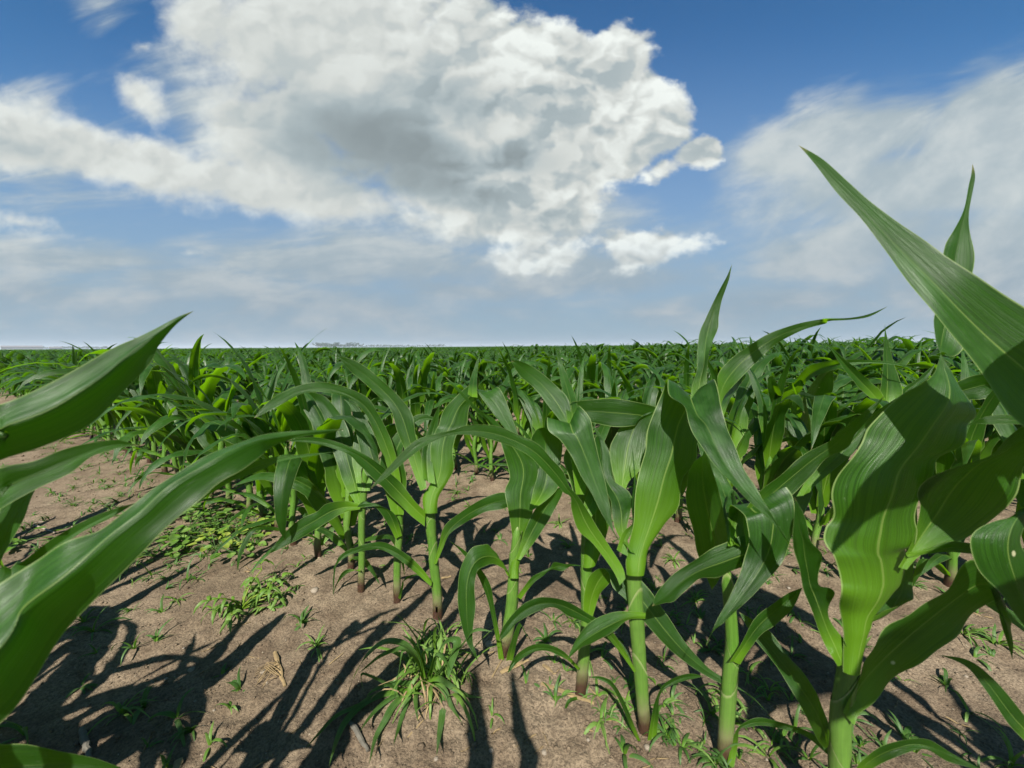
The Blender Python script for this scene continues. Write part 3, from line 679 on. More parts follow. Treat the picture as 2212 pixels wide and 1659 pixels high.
# Y: plant just outside the left edge whose leaves cross the picture
hero('corn plant off the left edge whose huge leaves cross in front of everything', None,
  None,
  [('A', [(-700, 700, -760, 1250, .24), (-330, 690, -250, 1120, .25), (0, 620, 0, 970, .27), (240, 520, 270, 880, .28), (480, 400, 560, 745, .295), (700, 270, 770, 540, .31), (850, 205, 930, 370, .32), (960, 150, 985, 260, .325), (1060, 98, 1070, 150, .33), (1130, 65, 1140, 85, .335), (1207, 38, .34)], {'v': -.8, 'root': (-.44, .05, .42), 'ruf': .002}),
   ('A', [(-300, 1150, -330, 1500, .30), (0, 1015, 0, 1275, .31), (200, 975, 220, 1150, .32), (400, 900, 430, 1050, .33), (560, 860, 560, 950, .335), (720, 840, 700, 900, .34), (800, 858, 790, 882, .345), (885, 878, .35)], {'v': .35, 'root': (-.43, .06, .34), 'ruf': .003}),
   ('A', [(-200, 1900, -100, 1900, .32), (-60, 1480, 0, 1600, .325), (-10, 1290, 140, 1330, .33), (100, 1180, 195, 1210, .335), (222, 1148, .34)], {'root': (-.42, .05, .25)}),
   ('E', [(-800, 820, -500, 1800, .22), (-280, 510, -60, 1340, .23), (0, 335, 170, 1080, .24), (230, 190, 400, 700, .25), (430, 60, 600, 480, .255), ('A', 620, 1400, 880, 1545, .265), ('A', 830, 1250, 1060, 1370, .275), ('A', 980, 1130, 1240, 1220, .285), ('A', 1160, 1010, 1360, 1110, .295), ('A', 1320, 920, 1500, 1030, .305), ('A', 1500, 850, 1620, 940, .32), ('A', 1650, 805, 1700, 880, .335), ('A', 1850, 785, 1870, 822, .35), ('A', 2000, 779, 2010, 803, .365), ('A', 2148, 773, .38)], {'v': -.95, 'root': (-.40, .03, .30), 'ruf': .0025}),
   ('A', [(1180, 1150, 1230, 1230, .30), (1400, 1030, 1420, 1110, .315), (1580, 975, 1600, 1040, .33), (1720, 945, 1740, 975, .34), (1900, 930, 1910, 945, .35), (2085, 915, .36)]),
   ('A', [(-100, 1820, 60, 1820, .34), (120, 1610, 260, 1600, .345), (420, 1400, 500, 1420, .35), (650, 1290, 700, 1320, .355), (845, 1232, .36)], {'root': (-.42, .06, .2)}),
   ('E', [(-600, 1500, -560, 1900, .30), (0, 1430, 0, 1800, .31), (300, 1425, 300, 1700, .32), (600, 1495, 570, 1620, .33), (760, 1550, 740, 1600, .335), (880, 1600, .34)], {'root': (-.42, .05, .14), 'v': .15})],
  root=Vector((-.43, .05, 0)))
# its stalk
def plain_stalk(e, h, r0):
    mb = MB(); pts = [Vector((.012*sin(i*1.1), .01*cos(i), h*i/8-.01)) for i in range(9)]
    mb.grid(*tube_rows(pts, [r0*(1-.5*(i/8)) for i in range(9)], 12, .85), closed=True)
    return mb.obj('stalk', M_STALK, e)
plain_stalk(bpy.data.objects['corn_plant.008'], .46, .014)

# Z: plant outside the right edge with the out-of-focus leaf
zr = Vector((.62, .13, 0))
ez = hero('corn plant off the right edge with a blurred leaf rising steeply to the upper left', None, None,
  [('S', [(4420, 1900, 4600, 1600, .28), (4030, 1680, 4260, 1300, .30), (3870, 1475, 4062, 1228, .315), ('D', 1420, 1540, 1700, 1180, .33), ('D', 1140, 1190, 1350, 940, .35), ('D', 840, 790, 1000, 700, .37), ('D', 600, 520, 710, 450, .385), ('D', 430, 300, 500, 265, .395), ('D', 298, 148, .405)], {'v': .3, 'root': (.60, .15, .30), 'ruf': .001}),
   ('N', [(2500, 200, 2450, 100, .36), (2150, 330, 2300, 130, .35), (1980, 330, 2260, 300, .345), (1760, 480, 2200, 500, .34), (1830, 760, 2260, 700, .34), (1990, 960, 2300, 950, .34), (2110, 1120, 2330, 1150, .34), (2300, 1350, .34)], {'v': .2}),
   ('K', [(2600, 1000, 2600, 1150, .50), (2350, 900, 2350, 960, .50), (2100, 850, 2100, 930, .50), (1900, 860, 1900, 930, .51), (1790, 900, 1790, 925, .52), (1690, 950, .53)]),
   ('N', [(2500, 1500, 2450, 1450, .42), (2212, 1300, 2300, 1250, .42), (2000, 1150, 2050, 1080, .43), (1850, 1050, 1870, 980, .44), (1700, 950, .45)]),
   ('J', [(2350, 1500, 2400, 1450, .40), (2140, 1300, 2212, 1240, .41), (2000, 1100, 2060, 1060, .42), (1900, 980, 1920, 950, .43), (1760, 920, .44)])],
  root=zr)
plain_stalk(ez, .44, .014)
for k_, pl in enumerate(([(.62, .13, .40, .02), (.58, .12, .55, .035), (.53, .14, .66, .04), (.47, .17, .71, .04), (.40, .18, .70, .034), (.33, .17, .66, .02), (.28, .16, .60, 0)],  # unseen leaves added to Z outside the frame, to shade A's big blade
                         [(.62, .13, .36, .02), (.56, .06, .52, .033), (.48, .02, .64, .04), (.40, .0, .68, .04), (.31, -.02, .66, .03), (.24, -.03, .60, 0)],
                         [(.62, .13, .38, .02), (.66, .05, .52, .035), (.66, .0, .62, .04), (.62, -.08, .66, .036), (.58, -.14, .62, .02), (.54, -.2, .55, 0)])):
    st = [(Vector((x, y-w_*1.15, z))-zr, Vector((x, y+w_*1.15, z))-zr) for (x, y, z, w_) in pl]
    mb = MB(); mb.grid(*blade_rows(st, 7, 5, .25)); mb.obj('leaf', M_LEAF, ez)
# bring the stalk of Z to the leaves
# R, R4: second-row plants whose leaves stand out at the right
hero('second-row corn plant with a stiff grey-green spike leaf standing beside a leaf tipped left', ('F', 1909, 1232),
  [('K', 1010, 1500, 14), ('K', 1010, 1100, 14), ('K', 1010, 850, 14)],
  [('K', [(960, 800, 1010, 740, .97), (860, 690, 960, 640, .96), (740, 570, 880, 560, .95), (640, 450, 770, 470, .94), (560, 320, 630, 340, .93), (500, 240, 525, 250, .93), (420, 146, .92)], {'v': .3}),
   ('K', [(975, 850, 1060, 830, .97), (958, 660, 1152, 670, .97), (980, 450, 1105, 480, .97), (992, 250, 1048, 280, .97), (998, 120, 1010, 130, .97), (1000, 50, .97)], {'v': .3, 'ruf': .002}),
   ('K', [(1080, 850, 1120, 900, .97), (1150, 640, 1200, 700, .98), (1250, 560, 1290, 600, .98), (1350, 480, 1380, 520, .99), (1440, 400, .99)]),
   ('K', [(1040, 900, 1080, 900, .98), (1300, 700, 1400, 800, .95), (1640, 560, 1720, 720, .90), (1760, 510, 1830, 712, .88), (1880, 492, 2000, 665, .86), (2030, 520, 2120, 640, .84), (2250, 600, .82)], {'v': .2})])
hero('second-row corn plant whose broad bright leaf shows a white midrib and a shadow band', ('S', 3120, 2010),
  [('K', 215, 1500, 14), ('K', 240, 1250, 14), ('K', 280, 1050, 15)],
  [('K', [(262, 1190, 312, 1180, 1.04), (270, 1000, 400, 960, 1.04), (272, 800, 430, 790, 1.03), (320, 640, 540, 640, 1.02), (430, 510, 562, 470, 1.02), (560, 440, 620, 420, 1.01), (700, 420, .99)], {'v': .25}),
   ('K', [(240, 1100, 280, 1100, 1.0), (95, 690, 150, 765, .99), (200, 580, 260, 650, .98), (310, 440, 340, 540, .97), (470, 385, 480, 480, .96), (600, 368, 620, 440, .95), (850, 370, 850, 400, .94), (1100, 395, 1100, 415, .93), (1325, 470, .92)], {'v': .2}),
   ('K', [(200, 1200, 240, 1200, 1.02), (110, 1000, 160, 950, 1.01), (30, 800, 145, 800, 1.0), (-20, 620, 90, 640, 1.0), (-20, 540, 30, 520, 1.0), (0, 510, .99)], {'v': .3}),
   ('K', [(230, 1210, 260, 1170, 1.04), (150, 950, 260, 930, 1.05), (190, 780, 280, 800, 1.06), (200, 650, 230, 650, 1.07), (190, 560, .9)]),
   ('K', [(300, 1150, 320, 1100, 1.0), (240, 730, 250, 690, .95), (380, 715, 390, 680, .93), (560, 740, 570, 720, .91), (740, 830, .90)]),
   ('K', [(210, 1250, 240, 1230, 1.03), (150, 1200, 150, 1180, 1.0), (60, 1230, 50, 1190, .98), (0, 1300, .97)])])

# shadow casters behind the camera: row of plants beside the lens (the photo shows their shadows on the soil)
def shadow_from(c, x, y, h):
    g = on_ground(c, x, y); return g + sun_dir*(h/sun_dir.z)

# ------------------------------------------------------------------ procedural maize plant
def proc_leaf(rnd, z0, az, L, Wd, th0, th1, pw, steps, across, roll=0., side=0., r0=.008):
    """returns rows, uvs of one arching blade"""
    secs = []
    p = Vector((0, 0, z0)); 
    pts, rows, uvs = [], [], []
    tw = rnd.uniform(-.5, .5)+roll
    yaw = 0.
    ph1, ph2 = rnd.uniform(0, 6), rnd.uniform(0, 6); fr = rnd.uniform(30, 55)
    kink = rnd.uniform(.45, .7) if rnd.random() < .3 else None
    p += Vector((cos(az), sin(az), 0))*r0*.5
    for i in range(steps+1):
        t = i/steps
        th = th0+(th1-th0)*t**pw
        if kink and t > kink: th += .9*min(1, (t-kink)/.08)
        a = az+yaw*t+side*t*t
        d = Vector((cos(a)*sin(th), sin(a)*sin(th), cos(th)))
        if i: p = p + d*(L/steps)
        prof = min(1., .42+t*3.2)*(1-t**2.6)**.9 if t < 1 else 0.
        hw = Wd*.5*prof
        sd_ = Vector((-sin(a), cos(a), 0))
        nrm = sd_.cross(d)
        q = Matrix.Rotation(tw*t, 3, d)
        sd2 = q @ sd_; nrm = q @ nrm
        row, ur = [], []
        V_ = .45*(1-t)+.12
        for j in range(across):
            u = -1+2*j/(across-1)
            off = V_*hw*(abs(u)) + .10*hw*abs(u)**2*sin(fr*t*L*1.6+(ph1 if u < 0 else ph2))*2.0
            row.append(p+sd2*(u*hw)-nrm*(-off)); ur.append(((u+1)/2, t))
        rows.append(row); uvs.append(ur)
    return rows, uvs

def plan_plant(seed):
    rnd = random.Random(seed)
    hs = rnd.uniform(.22, .30)
    az0 = rnd.uniform(0, 2*pi)
    leaves = []
    n = rnd.choice((11, 12, 12))
    for i in range(n):
        t = i/(n-1)
        az = az0+pi*(i % 2)+rnd.gauss(0, .35)
        if t < .25:
            L = rnd.uniform(.16, .27); Wd = rnd.uniform(.018, .028); z = .03+hs*.35*t*4*.6
            th0 = rnd.uniform(.5, .9); th1 = rnd.uniform(1.9, 2.7); pw = rnd.uniform(.7, 1.1)
        elif t < .8:
            L = rnd.uniform(.36, .56); Wd = rnd.uniform(.048, .070); z = hs*(.30+.70*(t-.2)/.6)
            th0 = rnd.uniform(.10, .38); th1 = rnd.uniform(1.6, 3.0); pw = rnd.uniform(1.3, 2.7)
        else:
            L = rnd.uniform(.26, .40); Wd = rnd.uniform(.022, .034); z = hs*1.0
            th0 = rnd.uniform(.06, .42); th1 = rnd.uniform(.55, 1.4) if t > .95 else rnd.uniform(.9, 2.4); pw = rnd.uniform(1.3, 2.4)
        leaves.append((z, az, L, Wd, th0, th1, pw, rnd.uniform(-.6, .6), rnd.uniform(-.35, .35)))
    return hs, leaves

def make_proto(seed, parts, steps=14, across=5):
    """parts: list of (name, mesh) or one merged mesh"""
    hs, leaves = plan_plant(seed)
    rnd = random.Random(seed+500)
    res = []
    mb = MB()
    zt = hs*1.1
    pts = [Vector((.006*sin(i*.9+seed), .005*cos(i*1.3+seed), -.01+zt*i/7)) for i in range(8)]
    rad = [.011, .0115, .0105, .0105, .011, .012, .011, .006]
    mb.grid(*tube_rows(pts, rad, 8 if parts else 5, .85), closed=True, mi=0)
    if parts: res.append(('stalk', mb.mesh('stalk', M_STALK))); 
    for (z, az, L, Wd, a0, a1, pw, roll, side) in leaves:
        rows, uvs = proc_leaf(rnd, z, az, L, Wd, a0, a1, pw, steps, across, roll, side)
        if parts:
            m2 = MB(); m2.grid(rows, uvs); res.append(('leaf', m2.mesh('leaf', M_LEAF)))
        else: mb.grid(rows, uvs, mi=1)
    if parts: return res
    return mb.mesh('corn_plant', [M_STALK, M_FAR])

NEARP = [make_proto(100+i, True, 16, 7) for i in range(9)]
MIDP = [make_proto(200+i, False, 10, 5) for i in range(10)]
FARP = [make_proto(300+i, False, 6, 3) for i in range(7)]

def near_plant(i, loc, rz, sc_, label, group):
    e = empty('corn_plant', loc, rz, sc_); tag(e, label, 'corn plant', group)
    for nm, me in NEARP[i % len(NEARP)]:
        link(bpy.data.objects.new(nm, me), e)
    return e

def height_scale(x, y):
    az = math.atan2(x, y)
    return 1.0 + .20*max(0., min(1., (az+.1)/.8))

# collect all plant places in view
places = []
rng = random.Random(5)
HERO_S = {1: -9}
ORD = ['first', 'second', 'third', 'fourth', 'fifth', 'sixth', 'seventh', 'eighth', 'ninth', 'tenth', 'eleventh', 'twelfth']
own_r = [on_ground('F', 1909, 1232), on_ground('S', 3120, 2010)]
for row in range(1, 60):
    d_ = ROW1+(row-1)*ROWGAP
    s_ = -60
    while s_ < 60:
        s_ += rng.uniform(.100, .140)
        p = rowpos(s_, d_+rng.gauss(0, .012))
        if row == 1 and s_ < .86: continue
        az = math.atan2(p.x, p.y); r = p.length
        if abs(az) > radians(57) or r > 42: continue
        if any((p-q).length < .10 for q in own_r): continue
        places.append((r, row, s_, p))
places.sort(key=lambda q: q[0])
near_n = 95
NTOP = [max(v_.co.z for nm, me_ in pr for v_ in me_.vertices) for pr in NEARP]
MTOP = [max(v_.co.z for v_ in me_.vertices) for me_ in MIDP]
for i, (r, row, s_, p) in enumerate(places[:290]):
    z = ground_z(p.x, p.y)
    sc_ = rng.uniform(.86, 1.12)*height_scale(p.x, p.y)
    rz = rng.uniform(0, 2*pi)
    if r < 2.2 and row > 1: sc_ = min(sc_, .95)
    if row == 1: sc_ = min(1.06, max(.96, sc_))
    if p.x > .3*p.y and r < 3.2: sc_ = min(sc_, 1.04)
    side = 'left' if p.x < -.35*p.y else ('right' if p.x > .35*p.y else 'middle')
    rown = ORD[row-1] if row <= 12 else 'far'
    if row == 1: lab = 'green corn plant standing in the nearest row where it recedes to the left'
    else: lab = 'green corn plant in the %s row back, in the %s of the field' % (rown, side)
    grp = 'corn plants in the %s row, %s' % (rown, side)
    kn, km = rng.randrange(9), rng.randrange(len(MIDP))
    cap = (.65 if p.x < .25*p.y else .71)+.012*r
    sc_ = min(sc_, cap/(NTOP[kn] if i < near_n else MTOP[km]))
    if i < near_n: near_plant(kn, (p.x, p.y, z), rz, sc_, lab, grp)
    else:
        o = link(bpy.data.objects.new('corn_plant', MIDP[km]))
        o.location = (p.x, p.y, z); o.rotation_euler = (0, 0, rz); o.scale = (sc_,)*3
        tag(o, lab, 'corn plant', grp)
print('places', len(places), 'near limit r', places[near_n][0], 'mid limit r', places[289][0])

# plants of the row beside and behind the camera (they throw the shadows at the left)
for k_, s_ in enumerate([.50, .66, .80, .93, 1.06, 1.2, 1.36, 1.55, 1.75, -.12, -.3]):
    p = rowpos(s_, -.215)
    e_ = near_plant(k_*2+1, (p.x, p.y, 0), k_*1.9, .98, 'corn plant in the row beside the camera, outside the left edge', 'corn plants beside the camera')
    mw = Matrix.Translation(e_.location) @ Matrix.Rotation(e_.rotation_euler.z, 4, 'Z') @ Matrix.Scale(.98, 4)
    for ch in list(e_.children):
        if ch.name.startswith('leaf'):
            hit = 0
            for v_ in ch.data.vertices:
                q = CM.transposed() @ (mw @ v_.co - Vector((0, 0, H)))
                if q.z < -.02 and abs(q.x/-q.z) < 1.36 and abs(q.y/-q.z) < 1.02: hit += 1
            if hit > 0: bpy.data.objects.remove(ch)
# one plant just behind the lens with two upright leaves whose shadows fall in the middle foreground
tipa = shadow_from('F', 1030, 1440, .80); bota = shadow_from('F', 1035, 1800, .42)
tipb = shadow_from('F', 1108, 1442, .80); botb = shadow_from('F', 1150, 1800, .42)
bb = Vector(((tipa.x+tipb.x)/2, (tipa.y+tipb.y)/2-.03, 0))
eb = empty('corn_plant', bb); tag(eb, 'corn plant behind the camera with two stiff upright leaves', 'corn plant', 'corn plants beside the camera')
plain_stalk(eb, .42, .013)
for tip, bot, wd in ((tipa, bota, .019), (tipb, botb, .014)):
    sx = Vector((1, 0, 0)); st = []
    for t, w in ((0, .6), (.25, 1), (.5, .9), (.75, .55), (.92, .3), (1, 0)):
        c = bot.lerp(tip, t); 
        if t == 0: c = bb+Vector((0, 0, .38))
        st.append((c-sx*wd*w-bb, c+sx*wd*w-bb))
    mb = MB(); mb.grid(*blade_rows(st, 7, 4)); mb.obj('leaf', M_LEAF, eb)

# the rest of the field: one object, instanced
me = bpy.data.meshes.new('corn_field')
fv_ = []
for (r, row, s_, p) in places[290:]: fv_.append((p.x, p.y, .0))
me.from_pydata(fv_, [], [])
sa = me.attributes.new('hs', 'FLOAT', 'POINT')
sa.data.foreach_set('value', [rng.uniform(.88, 1.10)*height_scale(q[0], q[1])*(1. if math.hypot(q[0], q[1]) < 14 else .97) for q in fv_])
ra = me.attributes.new('rz', 'FLOAT', 'POINT')
ra.data.foreach_set('value', [rng.uniform(0, 2*pi) for q in fv_])
ix = me.attributes.new('pi', 'INT', 'POINT')
ix.data.foreach_set('value', [rng.randrange(len(FARP)) for q in fv_])
field = link(bpy.data.objects.new('corn_field', me))
tag(field, 'dense green corn crop filling the far field up to the horizon', 'corn field', kind='stuff')
pc = bpy.data.collections.new('corn_kinds')      # not linked to the scene: only feeds the modifier
kinds = []
for i, m_ in enumerate(FARP):
    o = bpy.data.objects.new('corn_kind', m_); pc.objects.link(o); kinds.append(o)
ng = bpy.data.node_groups.new('field_scatter', 'GeometryNodeTree')
ng.interface.new_socket('Geometry', in_out='INPUT', socket_type='NodeSocketGeometry')
ng.interface.new_socket('Geometry', in_out='OUTPUT', socket_type='NodeSocketGeometry')
gi = ng.nodes.new('NodeGroupInput'); go = ng.nodes.new('NodeGroupOutput')
ci = ng.nodes.new('GeometryNodeCollectionInfo'); ci.inputs[0].default_value = pc
ci.inputs['Separate Children'].default_value = True; ci.inputs['Reset Children'].default_value = True
ip = ng.nodes.new('GeometryNodeInstanceOnPoints')
ip.inputs['Pick Instance'].default_value = True
def named(nm, dt):
    n_ = ng.nodes.new('GeometryNodeInputNamedAttribute'); n_.data_type = dt; n_.inputs[0].default_value = nm; return n_.outputs[0]
cx = ng.nodes.new('ShaderNodeCombineXYZ'); e2r = ng.nodes.new('FunctionNodeEulerToRotation')
L_ = ng.links.new
L_(named('rz', 'FLOAT'), cx.inputs[2]); L_(cx.outputs[0], e2r.inputs[0]); L_(e2r.outputs[0], ip.inputs['Rotation'])
L_(named('hs', 'FLOAT'), ip.inputs['Scale']); L_(named('pi', 'INT'), ip.inputs['Instance Index'])
mtp = ng.nodes.new('GeometryNodeMeshToPoints')
L_(gi.outputs[0], mtp.inputs[0]); L_(mtp.outputs[0], ip.inputs['Points']); L_(ci.outputs[0], ip.inputs['Instance']); L_(ip.outputs[0], go.inputs[0])
md = field.modifiers.new('scatter', 'NODES'); md.node_group = ng

# canopy of the farthest crop, seen at a grazing angle
def far_canopy():
    mb = MB(); rows, uvs = [], []
    r = 38.
    while r < 2600:
        row = []
        for j in range(421):
            a = radians(-60+120*j/420)
            x, y = r*sin(a), r*cos(a)
            z = .50+.10*mn.noise(Vector((x*1.4, y*1.4, 0)))+.05*mn.noise(Vector((x*5, y*5, 2)))+.03*max(0, min(1, (a+.1)/.8))
            row.append(Vector((x, y, z-.04)))
        rows.append(row); uvs.append([(j/50 % 1, .5) for j in range(421)])
        r *= 1.03
    mb.grid(rows, uvs)
    m, T = mat('crop_canopy')
    o_ = T.n('ShaderNodeOutputMaterial'); b = T.n('ShaderNodeBsdfPrincipled')
    pos = T.n('ShaderNodeNewGeometry').outputs['Position']
    nz = T.noise(pos, 3.5, 5, .7).outputs[0]
    c = T.mix(T.smooth(nz, .35, .65), (.008, .028, .004), (.026, .066, .011))
    T.put(b, 'Base Color', c); T.put(b, 'Roughness', .6)
    m.node_tree.links.new(b.outputs[0], o_.inputs[0])
    o = mb.obj('corn_canopy', m); tag(o, 'distant green corn crop merging into one low band', 'corn field', kind='stuff')
far_canopy()
#@@DETAILS@@
# ------------------------------------------------------------------ weeds, grass and litter on the soil
def gz(p): return Vector((p.x, p.y, ground_z(p.x, p.y)))

def ribbon(mb, pts, w, across=3, fold=.3, mi=0, sub=4, tw=0.):
    """a narrow grass blade through 3-D points; w = half width"""
    n = len(pts); up = Vector((0, 0, 1)); secs = []
    for i, p in enumerate(pts):
        t = i/(n-1)
        d = (pts[min(i+1, n-1)]-pts[max(i-1, 0)]).normalized()
        sd_ = d.cross(up)
        if sd_.length < .05: sd_ = Vector((1, 0, 0))
        sd_.normalize()
        if tw: sd_ = Matrix.Rotation(tw*t, 3, d) @ sd_
        ww = w*(min(1, .5+2*t))*(1-t**3) 
        secs.append((p-sd_*ww, p+sd_*ww))
    rows, uvs = blade_rows(secs, across, sub, -fold, .0, 10.)
    mb.grid(rows, uvs, mi)

def tuft(mb, rnd, base, n, L, w, lean=None, mi=0, spread=.9):
    for i in range(n):
        a = rnd.uniform(0, 2*pi); l = L*rnd.uniform(.5, 1.1); th = rnd.uniform(.15, spread)
        if lean is not None: a = lean+rnd.gauss(0, .8)
        p = base.copy(); pts = [p.copy()]
        dr = rnd.uniform(.35, .95)
        for k_ in range(4):
            p = p+Vector((cos(a)*sin(th), sin(a)*sin(th), cos(th)))*(l/4); pts.append(p.copy()); th += dr*.8; a += rnd.gauss(0, .12)
        ribbon(mb, pts, w*rnd.uniform(.6, 1.1), 3, .3, mi, 2, rnd.uniform(-1, 1))

# the big clump of grass in front
gb = gz(on_ground('G', 740, 1130))
gc = empty('grass_clump', gb); tag(gc, 'large clump of long arching grass blades at the foot of the brightly lit corn plant', 'grass clump')
GB = [([(740, 1080), (700, 930), (620, 845), (500, 830), (400, 900), (330, 1000), (280, 1120), (266, 1180)], 17), ([(740, 1060), (690, 940), (620, 870), (480, 915), (400, 975), (335, 1030)], 13),
      ([(745, 1060), (720, 950), (660, 830), (600, 790)], 20), ([(730, 1040), (700, 840), (640, 730), (556, 645)], 13), ([(760, 1130), (780, 1128), (650, 1090), (520, 1095), (420, 1140), (380, 1185)], 13),
      ([(760, 1080), (830, 1060), (910, 1110), (1000, 1165), (1110, 1180)], 15), ([(790, 1080), (890, 940), (990, 820)], 13), ([(780, 1080), (860, 850), (950, 830), (900, 1000), (890, 1070)], 20), ([(780, 1100), (860, 1120), (910, 1230), (985, 1345)], 11),
      ([(770, 1090), (848, 1110), (858, 1250), (838, 1400), (820, 1545)], 15), ([(730, 1090), (620, 880), (590, 1000), (565, 1130), (560, 1185)], 11), ([(740, 1100), (670, 1130), (620, 1250), (580, 1380), (550, 1480)], 10),
      ([(730, 1110), (640, 1150), (550, 1230), (500, 1320), (440, 1430), (400, 1600)], 16), ([(700, 1130), (520, 1150), (380, 1205), (260, 1320), (200, 1440), (150, 1610)], 17), ([(700, 1130), (540, 1140), (370, 1215), (200, 1290), (90, 1400), (0, 1505)], 12),
      ([(720, 1120), (600, 1150), (540, 1180), (460, 1240), (390, 1320), (345, 1390)], 12), ([(740, 1100), (690, 1130), (690, 1220), (705, 1335)], 10), ([(780, 1100), (990, 840), (1060, 760), (1170, 770)], 16),
      ([(720, 1120), (600, 1130), (420, 1050), (350, 1040), (375, 1170)], 10), ([(740, 1110), (740, 900), (800, 870), (850, 760), (900, 690)], 10), ([(750, 1100), (790, 1000), (830, 905), (935, 1040), (950, 1100)], 12)]
rnd = random.Random(3)
for pts_, w_ in GB:
    n_ = len(pts_); d0 = .655
    q = []
    for i, (x, y) in enumerate(pts_):
        g = on_ground('G', x, y); dg = (g-Vector((0, 0, H))).length/ray('G', x, y).length
        t = i/(n_-1)
        dd = d0*(1-t)+min(dg*.95, d0*1.02)*t
        if y < 1090: dd = min(dd, d0*.98-.03*t)
        dd = min(dd, dg*.985)
        q.append((x, y, dd))
    mb = MB()
    P3 = [at('G', *a)-gb for a in q]
    dm_ = d0*.5486*.633*w_/F*1.55
    ribbon(mb, P3, dm_, 5, .25, 0, 4)
    mb.obj('blade', M_GRASS, gc)
mb = MB()
for i in range(90):
    b_ = gz(on_ground('G', 800+rnd.gauss(0, 70), 1040+rnd.gauss(0, 90)))-gb
    tuft(mb, rnd, b_, 1, rnd.uniform(.06, .14), .0032, None, 0, 1.1)
mb.obj('short_blades', M_WEED, gc)
mb = MB()
for i in range(26):
    b_ = gz(on_ground('G', 760+rnd.gauss(0, 90), 1130+rnd.gauss(0, 60)))-gb
    tuft(mb, rnd, b_, 1, rnd.uniform(.05, .11), .0018, None, 0, 1.5)
mb.obj('dry_blades', M_STRAW, gc)

def grass_weed(c, x, y, size, n, label, group, name='grass_weed', m=M_GRASS, w=.0028):
    p = gz(on_ground(c, x, y)); rn = random.Random(int(x*7+y*3))
    mb = MB(); tuft(mb, rn, Vector((0, 0, -.003)), n, size, w, None, 0, 1.25)
    o = mb.obj(name, m); o.location = p
    tag(o, label, 'weed', group)
    return o

# named bigger weeds in the open soil at the left
BIG = [('E', 810, 1170, .07, 14, 'grass weed with pale blades in the shadow at the lower left'),
       ('E', 540, 1000, .05, 6, 'thin grass weed beside the pale striped shadow at the lower left'),
       ('E', 1180, 1200, .085, 5, 'seedling with one long blade lying to its lower left'),
       ('E', 960, 1130, .05, 9, 'small tufted weed just left of the seedling with a long blade'),
       ('E', 170, 1330, .09, 5, 'grass seedling with wide arching blades near the lower left corner'),
       ('E', 1190, 440, .045, 12, 'small bright tuft beside the wilted weed'),
       ('E', 620, 640, .07, 8, 'bending grass weed under the huge foreground leaf'),
       ('E', 2120, 760, .05, 16, 'compact tuft of grass left of the large grass clump'),
       ('E', 2020, 600, .06, 9, 'loose spreading weed above the compact tuft'),
       ('E', 1600, 1010, .045, 7, 'low weed beside the piece of old corn stalk'),
       ('E', 1485, 905, .03, 5, 'tiny weed left of the piece of old corn stalk'),
       ('E', 1880, 500, .03, 5, 'single upright seedling right of the wilted weed'),
       ('E', 1110, 1530, .045, 6, 'weed beside the split stalk end at the bottom edge'),
       ('G', 1990, 1590, .075, 5, 'two-bladed seedling at the bottom edge under the second plant from the right'),
       ('G', 1660, 720, .055, 12, 'upright weed beside the foot of the pale-leaved centre plant'),
       ('G', 1500, 880, .05, 8, 'thin weed on the bare soil between two centre plants'),
       ('G', 2020, 1150, .04, 6, 'small weed in shade between two plants at the right'),
       ('J', 340, 420, .07, 16, 'bushy weed behind the broad centre-right plant'),
       ('J', 240, 560, .06, 14, 'weed left of the two nearest right-hand stems'),
       ('J', 990, 700, .05, 9, 'weed between the tallest plant and its left neighbour'),
       ('J', 540, 880, .05, 8, 'weed tuft in shade beneath the folded pale leaf'),
       ('J', 460, 620, .06, 12, 'pale weed in front of the dark gap at the right'),
       ('J', 1890, 800, .08, 16, 'grassy weed under the long leaf at the right'),
       ('J', 2080, 860, .07, 12, 'grassy weed near the right edge in sun'),
       ('J', 1800, 1050, .05, 8, 'small weed beneath the drooping dark leaf at the right'),
       ('J', 2150, 1480, .06, 10, 'weed in the lower right corner'),
       ('J', 1580, 1350, .05, 6, 'thin seedling near the bottom right'),
       ('J', 1250, 760, .05, 9, 'weed behind the stalk of the tallest plant'),
       ('B', 1260, 1020, .06, 14, 'yellowish weed on the sunny soil behind the bright plant'),
       ('B', 1340, 1090, .04, 10, 'low curly weed below the yellowish weed'),
       ('B', 1900, 1210, .07, 14, 'tall pale weed between the dark plant and its right neighbour'),
       ('B', 1960, 1330, .05, 12, 'curly weed beneath the tall pale weed'),
       ('B', 1530, 1290, .05, 7, 'thin weed in the sun right of the bright stem'),
       ('B', 1350, 960, .04, 7, 'small weed near the two distant stems in the middle')]
for (c, x, y, sz, n_, lb) in BIG:
    o = grass_weed(c, x, y, sz, n_, lb, None, m=M_WEED if n_ > 9 else M_GRASS, w=.0022 if n_ > 9 else .0036)

